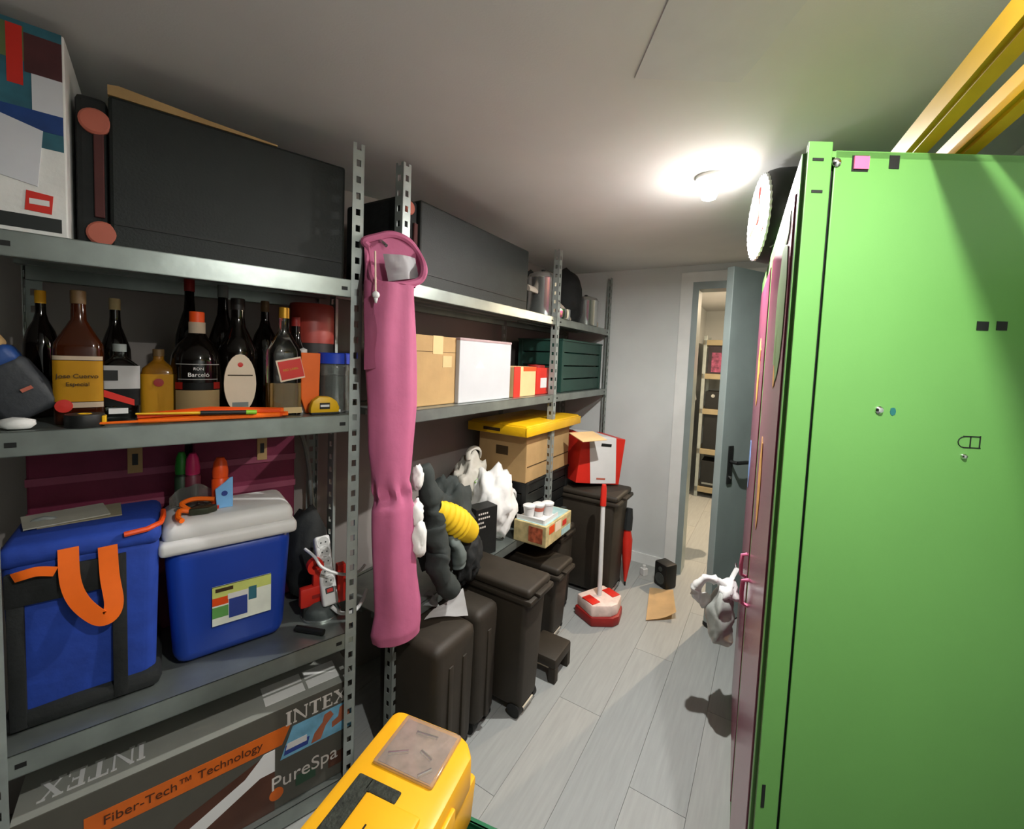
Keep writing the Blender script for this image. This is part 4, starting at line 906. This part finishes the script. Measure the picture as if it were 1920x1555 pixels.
# ================================================================== PINK BAG hanging on the post
VP_ = -.075
pk = thing('drawstring_bag', 'long pink fabric bag hanging on the shelf post', 'bag', A.P(A.px(735, 1190, VP_)[0], VP_, A.px(735, 1190, VP_)[1]), A.rz)
bx_, bz_ = A.px(735, 1190, VP_)
sec = [(732, 534, 98), (733, 600, 96), (735, 680, 95), (737, 760, 92), (733, 840, 86), (733, 900, 74), (739, 928, 66), (737, 950, 80), (739, 1010, 82), (742, 1080, 84), (748, 1140, 92), (745, 1175, 98), (745, 1192, 90)]
rows = []
for (x, y, w_) in sec:
    u, z = A.px(x, y, VP_); rows.append((u-bx_, z-bz_, w_/2/ppm(A.P(u, VP_, z))))
def lerp_rows(t):
    f = t*(len(rows)-1); i = min(int(f), len(rows)-2); k = f-i; k = k
    return tuple(rows[i][j]*(1-k)+rows[i+1][j]*k for j in range(3))
def pinkf(a, t):
    cx, cz, r = lerp_rows(t); th = a*2*math.pi
    fold = 1+.11*noise.noise(Vector((math.cos(th)*1.8+t*1.5, math.sin(th)*1.8, t*4)))+.03*math.sin(th*6+t*9)
    crease = math.exp(-((t-.48)/.05)**2)*.22*math.sin(th*7+1)
    fold += crease
    return Vector((cx+r*math.cos(th)*fold, r*.62*math.sin(th)*fold, cz))
mb = MB(); mb.grid(pinkf, 44, 90, True); mb.build('body', MATS['pink'], pk, True)
cx, cz, r = rows[-1]; mb = MB(); mb.lathe([(r*.95, .0), (r*.7, -.012), (0, -.016)], 24, T(cx, 0, cz), sy=.62); mb.build('base_patch', MATS['red'], pk, True)
# hood: rolled collar around the open mouth
cx0, cz0, r_0 = rows[0]
n = 26; ring = []
pxr = [(690, 462), (683, 452), (705, 445), (735, 440), (765, 452), (785, 478), (795, 505), (788, 525), (765, 533), (735, 536), (712, 538), (698, 520), (694, 490), (690, 462)]
rp = []
for k, (x, y) in enumerate(pxr):
    v = VP_ + (.05 if y < 500 else -.02)
    u, z = A.px(x, y, v); rp.append((u-bx_, v-VP_, z-bz_))
mb = MB(); mb.tube(bez(rp, 5), .012, 8); mb.build('collar', MATS['pink'], pk, True)
mb = MB(); N_ = 30
def hood(a, t):
    i = a*(len(rp)-1); k = min(int(i), len(rp)-2); f = i-k
    top = Vector(rp[k])*(1-f)+Vector(rp[k+1])*f; th = math.pi*(1+2*a*1)   # start at left, over the back, to the front
    th = math.pi - a*2*math.pi
    bot = Vector((cx0+r_0*math.cos(th), r_0*.62*math.sin(th), cz0)); p = top*(1-t)+bot*t
    return p
mb.grid(hood, 40, 8); mb.build('hood', MATS['pink'], pk, True)
mat('foil', '#c4c4c6', .5, .1, var=.12)
fq = [(718, 476), (778, 484), (786, 522), (728, 528)]
fv = []
for (x, y) in fq:
    u, z = A.px(x, y, VP_+.004); fv.append(Vector((u-bx_, .004, z-bz_)))
def foilf(a, b):
    p = (fv[3]*(1-a)+fv[2]*a)*(1-b)+(fv[0]*(1-a)+fv[1]*a)*b
    return p+Vector((0, -.02*math.sin(math.pi*a)+.004*noise.noise(Vector((a*5, b*5, 1))), 0))
mb = MB(); mb.grid(foilf, 14, 10, thick=.008); mb.build('folded_lining', MATS['foil'], pk, True)
gq = [(685, 560), (705, 548), (706, 690), (685, 694)]
gv = [Vector((A.px(x, y, VP_-.03)[0]-bx_, -.034, A.px(x, y, VP_-.03)[1]-bz_)) for (x, y) in gq]
mb = MB(); mb.grid(lambda a, b: (gv[0]*(1-a)+gv[1]*a)*(1-b)+(gv[3]*(1-a)+gv[2]*a)*b+Vector((0, .012*(1-a)**2+.003*math.sin(b*9), 0)), 6, 20, thick=.004); mb.build('side_flap', MATS['pink'], pk, True)
u1_, z1_ = A.px(706, 470, VP_-.03); u2_, z2_ = A.px(702, 550, VP_-.05)
mb = MB(); mb.tube([(u1_-bx_, -.02, z1_-bz_), (u2_-bx_, -.058, z2_-bz_+.02), (u2_-bx_, -.06, z2_-bz_)], .0025, 6); cdx = mb.build('cord', MATS['lab_cream'], pk, True)
mb = MB(); mb.blob((u2_-bx_, -.062, z2_-bz_-.006), (.011, .011, .011), 0); mb.cyl((u2_-bx_, -.062, z2_-bz_-.016), (u2_-bx_, -.062, z2_-bz_-.03), .006, .003); mb.build('bead', MATS['white'], cdx, True)
uh, zh = A.px(722, 462, VP_+.03); mb = MB(); mb.tube(bez([(uh-bx_, .02, zh-bz_), (uh-bx_-.01, .05, zh-bz_+.02), (uh-bx_, .07, zh-bz_+.01)], 5), .006, 8); mb.build('hook', MATS['steel'], pk, True)

# ================================================================== UNIT B, TOP SHELF
def pot(name, label, fr, x0, x1, yt, yb, v, zs, m='steel', lid=True, cat='pot', handle=True):
    xm = (x0+x1)/2; u, z1 = fr.px(xm, yt, v); p = fr.P(u, v, zs); r = (x1-x0)/2/ppm(p); h = z1-zs
    t = thing(name, label, cat, p, fr.rz)
    mb = MB(); mb.lathe([(0, 0), (r*.92, 0), (r, .01), (r, h*.78), (r*1.04, h*.8), (r*.97, h*.8), (0, h*.8)], 28); mb.build('pan', MATS[m], t, True)
    if lid:
        mb = MB(); mb.lathe([(r*1.02, h*.8), (r*.9, h*.88), (r*.4, h*.94), (0, h*.95)], 28); l = mb.build('lid', MATS[m], t, True)
        mb = MB(); mb.lathe([(.008, h*.94), (.014, h*.98), (0, h)], 12); mb.build('knob', MATS['black'], l, True)
    if handle:
        mb = MB(); mb.tube(bez([(r, -.02, h*.6), (r+.03, -.02, h*.62), (r+.03, .02, h*.62), (r, .02, h*.6)], 5), .005, 6); mb.build('handle', MATS['black'], t, True)
    return t
pot('cooking_pot', 'grey metal pot with lid next to the black case on top shelf', B, 990, 1048, 505, 590, .12, ztb, 'steel')
pot('cooking_pot', 'small shiny metal pan at the right end of the top shelf', B, 1076, 1122, 553, 612, .1, ztb, 'steel')
pot('metal_bowl', 'shallow metal dish on the top shelf beside the middle post', B, 1018, 1070, 577, 597, .06, ztb, 'chrome', lid=False, handle=False, cat='dish')
u, z = B.px(1090, 520, .18); mb = MB(); mb.blob((0, 0, .19), (.14, .11, .21), .22, 2, 3, 9, flatb=0); tag(mb.build('black_bag', MATS['black_soft'], loc=B.P(1.75, .21, ztb), smooth=True), 'bulging black bag behind the pans on the top shelf', 'bag')
mb = MB(); mb.blob((0, 0, .15), (.06, .09, .17), .2, 2, 3, 12, flatb=0); tag(mb.build('black_bag', MATS['black_soft'], loc=B.P(1.33, .26, ztb), smooth=True), 'small black bag behind the middle post on the top shelf', 'bag')
mat('fabric_pale', '#a89e90', .85, var=.08, bump=.1)
mb = MB(); mb.tube(bez([(0, 0, .16), (.2, -.02, .14), (.42, -.03, .09), (.52, -.03, .035)], 6), .028, 10, flat=.5); tag(mb.build('rolled_cloth', MATS['fabric_pale'], loc=B.P(1.1, .13, ztb), rz=B.rz, smooth=True), 'pale strip of cloth draped over the pots', 'cloth')
mb = MB(); mb.box(-.03, .03, -.02, .03, 0, .05, .004); tag(mb.build('paper_packet', MATS['lab_cream'], loc=B.P(2.06, .08, ztb), rz=B.rz+.2), 'small cream packet at the far end of the top shelf', 'packet')
# ================================================================== UNIT B, MIDDLE SHELF
zmb = ZB[1]
def carton(name, label, fr, v, x0, y0, x1, zs, m, dep=.25, cat='box', flaps=None, d2=0):
    ym = y0+60; a = fr.px(x0, ym, v)[0]; b = fr.px(x1, ym, v)[0]; h = fr.px((x0+x1)/2, y0, v)[1]-zs
    t = thing(name, label, cat, fr.P((a+b)/2, v, zs), fr.rz); w_ = (b-a)/2
    mb = MB(); mb.box(-w_, w_, 0, dep, 0, h, .004); mb.build('box', MATS[m], t)
    return t, w_, h
t, w_, h = carton('cardboard_box', 'plain tan cardboard box beside the pink bag on the middle shelf', B, .06, 778, 630, 857, zmb, 'kraft')
mb = MB(); mb.box(-w_-.001, w_+.001, -.0012, 0, h*.77, h*.775); mb.build('flap_seam', MATS['ink'], t); mb = MB(); mb.box(-.03, .03, -.0015, 0, h*.74, h+.001); mb.build('tape', MATS['kraft_light'], t)
mb = MB(); mb.box(w_*.25, w_*.7, -.0014, 0, h*.55, h*.72); mb.build('printed_mark', MATS['lab_sand'], t)
mat('white_box', '#b4b6b8', .6, var=.03)
t, w_, h = carton('white_box', 'white polystyrene box with dull pink top between two cartons', B, .04, 861, 640, 957, zmb, 'white_box', .25)
mat('lid_mauve', '#a08a8a', .7); mb = MB(); mb.box(-w_-.002, w_+.002, -.002, .252, h-.006, h+.006, .003); mb.build('lid', MATS['lid_mauve'], t)
mb = MB(); mb.prism([(-w_*.45, h*.55), (-w_*.1, h*.55), (-w_*.28, h*.68)], -.001, 0, 'y'); mb.build('faint_print', MATS['white_soft'], t)
t, w_, h = carton('small_carton', 'small tan and orange carton right of the white box', B, .04, 962, 688, 1003, zmb, 'kraft_light', .16)
mb = MB(); mb.box(-w_, -w_*.45, -.001, .001, 0, h); mb.build('orange_stripe', MATS['red'], t); mb = MB(); mb.box(-w_*.2, w_, -.001, .001, h*.85, h); mb.build('orange_stripe', MATS['orange_deep'], t)
t, w_, h = carton('red_canister', 'small red canister with a white label by the middle post', B, .05, 1004, 690, 1029, zmb, 'red', .1, 'canister')
mb = MB(); mb.box(-w_*.4, w_*.5, -.0015, .001, h*.25, h*.62); mb.build('white_label', MATS['white'], t); mb = MB(); mb.lathe([(w_*.6, 0), (w_*.6, .015), (0, .018)], 16, T(0, .05, h)); mb.build('lid', MATS['red_dark'], t, True)
mat('crate_dkgreen', '#1d3f36', .5, var=.1)
a = 1.40; b = 2.1
cz_ = B.px(1105, 642, .02)[1]-zmb
crate('plastic_crate', 'dark green slatted plastic crate on the middle shelf right of the post', B.P((a+b)/2, .03, zmb), B.rz, b-a, .32, max(.25, cz_), 'crate_dkgreen', 4)
mb = MB(); mb.blob((0, 0, .12), (.36, .06, .16), .15, 3, 3, 6, flatb=0); tag(mb.build('dark_cloth', MATS['black_soft'], loc=B.P(.75, .33, zmb), rz=B.rz, smooth=True), 'dark bundle at the back behind the tan and white boxes', 'bundle')
# ================================================================== UNIT B, LOWER SHELF
zlb = ZB[0]
def rb(x0, y0, x1, y1, v): return B.R(v, x0, y0, x1, y1)
# brown carton with yellow lid on a black crate
crate('plastic_crate', 'black slatted crate under the brown carton on the lower shelf', B.P(1.27, .02, zlb), B.rz, .56, .33, .27, 'black', 4)
kc = thing('brown_carton', 'brown cardboard carton on the black crate under a yellow lid', 'carton', B.P(1.26, .02, zlb+.271), B.rz)
mb = MB(); mb.box(-.28, .28, 0, .32, 0, .27, .004); mb.build('box', MATS['kraft'], kc)
mb = MB(); mb.box(-.27, .27, -.0015, 0, .085, .09); mb.build('crease', MATS['ink'], kc); mb = MB(); mb.box(-.2815, -.28, .12, .2, .14, .19); mb.build('printed_mark', MATS['ink'], kc)
yl = thing('yellow_lid', 'yellow plastic tray lid lying on the brown carton', 'lid', B.P(1.24, -.02, zlb+.542), B.rz)
mb = MB(); mb.box(-.34, .36, 0, .37, .035, .06, .012); mb.build('top', MATS['yellow'], yl, True)
mb = MB()
for (a, b, c, d) in ((-.35, .37, -.008, .006), (-.35, .37, .364, .378), (-.35, -.336, 0, .37), (.356, .37, 0, .37)): mb.box(a, b, c, d, 0, .05, .004)
mb.build('rim', MATS['yellow'], yl, True); mb = MB(); mb.box(-.3515, -.35, .16, .27, .015, .032); mb.build('slot', MATS['ink'], yl)
# red and white carton on the tall bin
rwb = B.P(1.70, -.06, .682)
rw = thing('archive_box', 'red and white carton on top of the tall dark bin', 'carton', rwb, B.rz-.62)
Mw = RY(.12)
mb = MB(); mb.box(-.17, .17, -.12, .16, .02, .33, .004, M=Mw); mb.build('box', MATS['red'], rw)
mb = MB(); mb.prism([(-.12, .33), (.09, .33), (.14, .03), (-.06, .022)], -.123, -.1195, 'y', M=Mw); wp = mb.build('white_panel', MATS['white'], rw)
mb = MB(); mb.box(-.12, .09, -.12, .16, .33, .332, M=Mw); mb.build('white_top', MATS['white'], rw)
mb = MB(); mb.box(-.02, .06, -.1245, -.123, .27, .29, M=Mw); mb.build('hand_hole', MATS['black'], wp); mb = MB(); mb.box(-.02, .05, -.1242, -.123, .05, .062, M=Mw); mb.build('red_print', MATS['pad_red'], wp)
fp = pz(1103, 822, 1.03)
mb = MB(); mb.box(-.09, .1, -.06, .08, 0, .004); tag(mb.build('cardboard_flap', MATS['kraft_light'], M=T(fp.x, fp.y, 1.035) @ RZ(B.rz-.5) @ RX(.22)), 'loose tan cardboard flap resting on the red and white carton', 'cardboard')
# printed carton with tray of cups
mat('print_cream', '#b8a878', .6, var=.3, scale=25); mat('print_mix', '#a8563a', .5, var=.6, scale=40); mat('print_sky', '#9fc0c0', .5, var=.2)
mc = thing('printed_carton', 'colourful printed carton overhanging the lower shelf edge', 'carton', B.P(1.02, -.175, zlb+.001), B.rz)
mb = MB(); mb.box(-.155, .155, 0, .19, 0, .11, .003); mb.build('box', MATS['print_cream'], mc)
mb = MB(); mb.box(-.145, .145, .01, .18, .11, .1115); mb.build('top_print', MATS['print_sky'], mc)
for (a, b, c, d, m_) in ((-.12, -.06, .06, .1, 'orange_deep'), (.04, .09, .055, .085, 'red'), (-.05, .02, .05, .1, 'lab_cream'), (.03, .145, .005, .04, 'print_sky')): mb = MB(); mb.box(a, b, -.0012, 0, c, d); mb.build('front_print', MATS[m_], mc)
mb = MB(); mb.box(-.1562, -.155, .02, .1, .015, .095); mb.build('side_print', MATS['print_mix'], mc)
cpos = Fr(B.P(.945, -.12).xy, (B.d.x, B.d.y))
ty = thing('cup_tray', 'white cardboard tray under the three white cups', 'tray', cpos.P(0, 0, zlb+.1125), B.rz)
mb = MB(); mb.box(-.06, .1, -.03, .13, 0, .006, .002); mb.build('base', MATS['white'], ty); mb = MB(); mb.box(-.06, .1, -.033, -.03, 0, .022); mb.build('lip', MATS['white'], ty); mb = MB(); mb.box(-.063, -.06, -.03, .13, 0, .022); mb.build('lip', MATS['white'], ty)
for k in range(3):
    p = cpos.P(-.03+.05*k, .075-.03*k, zlb+.1195)
    t = thing('cup', ('leftmost', 'middle', 'rightmost')[k]+' white cup in the tray on the printed carton', 'cup', p, B.rz-.3, 'white cups in the tray')
    mb = MB(); mb.lathe([(0, 0), (.024, 0), (.031, .06), (.029, .06), (.022, .005), (0, .005)], 20); mb.build('bowl', MATS['white'], t, True); mb = MB(); mb.lathe([(.033, .057), (.033, .065), (.024, .07), (0, .07)], 20); mb.build('lid', MATS['white'], t, True)
    if k == 1: mb = MB(); mb.lathe([(.0285, .03), (.0315, .05), (.032, .05)], 20); mb.build('red_band', MATS['pad_red'], t, True)
# white plastic bags
mat('bag_dull', '#b4b0a4', .5, var=.08, bump=.3, bscale=25)
for k, (u, v, r, hgt, m_, lb) in enumerate(((.83, .13, (.13, .11, .19), .17, 'white_soft', 'white plastic carrier bag heaped on the lower shelf'), (.80, .26, (.12, .08, .23), .2, 'bag_dull', 'greyish carrier bag with loop handles behind the white one'))):
    t = thing('carrier_bag', lb, 'bag', B.P(u, v, zlb), B.rz)
    mb = MB(); mb.blob((0, 0, hgt), r, .3, 2.2, 4, 20+k, flatb=0); mb.build('pouch', MATS[m_], t, True)
    c_ = Vector(((.09, -.05, hgt+.02) if k == 0 else (-.0, -.02, hgt+r[2]*.95)))
    mb = MB(); mb.tube([c_+Vector((.05*math.cos(math.pi*q/10), -.01*math.sin(math.pi*q/5), .06*math.sin(math.pi*q/10)-.01)) for q in range(11)], .014, 8, flat=.5); mb.build('loop', MATS[m_], t, True)
    if k == 1:
        mb = MB(); mb.blob((-.02, -.075, .30), (.04, .014, .018), .2); mb.build('green_print', MATS['lime'], t, True)
        mb = MB(); mb.blob((.1, -.03, .25), (.05, .05, .07), .3, 2, 3, 5); mb.build('puffed_corner', MATS[m_], t, True)
# black box with white lettering
t = thing('black_box', 'black carton with lines of white lettering behind the yellow gloves', 'box', B.P(.625, .03, zlb), B.rz-.3)
mb = MB(); mb.box(-.06, .07, 0, .08, 0, .235, .003); bb_ = mb.build('box', MATS['black'], t)
for k, wd in enumerate((.07, .075, .045, .05)):
    for q in range(int(wd/.012)):
        mb = MB(); mb.box(-.045+q*.012, -.045+q*.012+.008, -.001, 0, .205-.022*k, .213-.022*k); mb.build('lettering', MATS['letters'], bb_)
# yellow ribbed glove
def jp(x, y, v): u, z = B.px(x, y, v); return Vector((u, v, z))
g0, g1 = jp(818, 952, -.07), jp(888, 1002, -.09)
gl = thing('work_glove', 'yellow ribbed work glove stuffed in the grey jacket', 'glove', B.P(g0.x, g0.y, g0.z), B.rz)
gd = g1-g0; gn = gd.normalized(); gs = Vector((0, 1, 0)); gu = gn.cross(gs).normalized()
def glf(a, t):
    th = a*2*math.pi; r = (.010+.046*math.sin(math.pi*min(1, t*.72+.1))**.8)*(1+.07*math.sin(t*60)*(t < .65))
    if t > .9: r *= math.sqrt(max(0.02, 1-((t-.9)/.1)**2))
    return gd*t*1.02 + gu*(r*math.sin(th)) + gs*(r*.75*math.cos(th))
mb = MB(); mb.grid(glf, 20, 70, True); mat('glove', '#d8b216', .7, var=.08); mb.build('ribbed_cuff', MATS['glove'], gl, True)
# dark grey jacket spilling off the shelf
mat('jacket', '#2c3230', .85, var=.2, bump=.2, bscale=30); mat('jacket_lt', '#59625f', .85, var=.15)
jo = Vector((.2, 0, .515))
jk = thing('jacket', 'dark grey jacket spilling from the lower shelf onto the cases', 'jacket', B.P(jo.x, jo.y, jo.z), B.rz)
c_ = jp(835, 985, .03)-jo; mb = MB(); mb.blob(c_, (.13, .09, .19), .35, 2.5, 4, 31); mb.build('back', MATS['jacket'], jk, True)
def slv(pts, rs, m_, nm, fl=.75):
    p = bez([jp(*q)-jo for q in pts], 8); N = len(p); rr = []
    for i in range(N):
        f = i/(N-1)*(len(rs)-1); k = min(int(f), len(rs)-2); g = f-k; rr.append((rs[k]*(1-g)+rs[k+1]*g)*(1+.16*noise.noise(Vector((i*.5, 3, len(pts))))))
    mb = MB(); mb.tube(p, 0, 18, rs=rr, flat=fl); mb.soft = True
    for vv in mb.bm.verts:
        q = vv.co*14; vv.co += Vector((noise.noise(q), noise.noise(q+Vector((7, 0, 0))), noise.noise(q+Vector((0, 9, 0)))))*.018
    return mb.build(nm, MATS[m_], jk, True)
slv([(790, 875, -.02), (805, 915, -.04), (815, 960, -.05), (812, 1010, -.06)], [.03, .045, .05, .04], 'jacket', 'collar')
slv([(815, 985, -.06), (825, 1030, -.08), (820, 1070, -.09), (845, 1105, -.1)], [.05, .06, .05, .045], 'jacket', 'sleeve')
slv([(848, 1000, -.07), (858, 1040, -.09), (862, 1062, -.09)], [.025, .04, .03], 'jacket_lt', 'sleeve_lining')
c_ = jp(876, 1045, -.05)-jo; mb = MB(); mb.blob(c_, (.075, .05, .11), .3, 2.5, 4, 8); mb.build('pocket', MATS['black_soft'], jk, True)
# white pieces
for k, (x, y, v, r, lb) in enumerate(((783, 895, -.05, (.02, .02, .045), 'white crumpled cloth just right of the pink bag'), (780, 965, -.09, (.025, .025, .05), 'white rounded cloth bundle beside the pink bag'), (783, 1010, -.1, (.03, .025, .07), 'white and black patterned fabric by the pink bag'))):
    u, z = B.px(x, y, v); mb = MB(); mb.blob((0, 0, 0), r, .3, 2.5, 3, 40+k); tag(mb.build('white_cloth', MATS['white_soft'], loc=B.P(u, v, z), smooth=True), lb, 'cloth')
def sheetf(pts, name, label, m_):
    ps = [Vector(p) for p in pts]
    def f(a, b):
        p = (ps[0]*(1-a)+ps[1]*a)*(1-b)+(ps[3]*(1-a)+ps[2]*a)*b
        return p+Vector((0, 0, .006*math.sin(a*5+b*3)+.004*noise.noise(Vector((a*4, b*4, 3)))))
    mb = MB(); mb.grid(f, 14, 14, thick=.006); return tag(mb.build(name, MATS[m_], smooth=True), label, 'cloth')
zc_ = .5
sheetf([pz(795, 1163, zc_+.01), pz(878, 1152, zc_+.02), pz(868, 1106, zc_+.085), pz(820, 1138, zc_+.05)], 'white_cuff', 'white cloth end lying on top of the brown case', 'white')
mat('grey_cloth', '#a9adac', .8, var=.08)
sheetf([pz(783, 1140, zc_+.03), pz(825, 1135, zc_+.03), pz(806, 1108, zc_+.06), pz(783, 1120, zc_+.05)], 'grey_cuff', 'light grey cloth between the pink bag and the white cloth', 'grey_cloth')
# ================================================================== BACK ROOM
mat('wood_shelf', '#8d8266', .6, var=.1)
SH = Fr(W.P(-.22, 2.05).xy, W.d)
bs = thing('storage_rack', 'metal and wood rack seen through the doorway', 'rack', SH.P(0, 0), SH.rz)
for u in (0.0, 1.5):
    for v in (0, .4): mb = MB(); mb.box(u, u+.035, v, v+.035, 0, 1.85, .003); mb.build('post', MATS['galv_post'], bs)
SZ = (.12, .56, 1.02, 1.42, 1.80)
for z in SZ: mb = MB(); mb.box(0, 1.535, 0, .43, z-.06, z, .003); mb.build('shelf', MATS['wood_shelf'], bs)
mat('poster_pink', '#7a3a52', .4, var=.8, scale=22); mat('poster_dark', '#2a2226', .4, var=.4)
def bbox(u, z, w_, h, name, label, m_, cat='box', d_=.28):
    t = thing(name, label, cat, SH.P(u+w_/2, .03, z), SH.rz); mb = MB(); mb.box(-w_/2, w_/2, 0, d_, 0, h, .005); mb.build('box', MATS[m_], t); return t
for k, x in enumerate((.05, .5, 1.0)):
    t = bbox(x, SZ[3], .42, .33, 'toy_carton', ('left', 'middle', 'right')[k]+' printed carton on the upper shelf of the back room rack', 'poster_dark')
    mb = MB(); mb.box(-.17, .17, -.003, 0, .02, .24); pp = mb.build('picture', MATS['poster_pink'], t); mb = MB(); mb.box(.08, .14, -.004, -.003, .22, .27); mb.build('badge', MATS['orange'], pp)
for k, x in enumerate((.05, .45, .9)):
    t = bbox(x, SZ[2], .36, .2, 'dark_device', ('left', 'middle', 'right')[k]+' dark device on the third shelf of the back room rack', 'black', 'device')
    mb = MB(); mb.lathe([(.02, 0), (.02, .004), (0, .005)], 14, T(-.1, 0, .15) @ RX(math.pi/2)); mb.build('knob', MATS['steel'], t, True)
    t = bbox(x, SZ[1], .38, .4, 'black_speaker', ('left', 'middle', 'right')[k]+' black boxed speaker on the second shelf of the back room rack', 'black', 'speaker')
    mb = MB(); mb.lathe([(.05, 0), (.05, .003), (0, .003)], 20, T(.05, 0, .2) @ RX(math.pi/2)); mb.build('pale_badge', MATS['lab_sand'], t)
    t = bbox(x, SZ[0], .36, .3, 'black_crate', ('left', 'middle', 'right')[k]+' black crate on the lowest shelf of the back room rack', 'black', 'crate')
    mb = MB(); mb.box(-.16, .16, -.003, 0, .03, .05); mb.build('trim', MATS['grey_plastic'], t)
t = thing('pink_garment', 'pink garment hanging in the back room beside the door edge', 'garment', W.P(.32, .75, .85), W.rz)
mat('garment', '#c79a94', .8, var=.15); mb = MB(); mb.blob((0, 0, .12), (.06, .05, .2), .3, 2, 3, 3); mb.build('cloth', MATS['garment'], t, True)
mb = MB(); mb.tube([(0, 0, .3), (.02, .0, .5), (.0, 0, CEIL-.85)], .004, 6); mb.build('hanging_cord', MATS['black'], t)
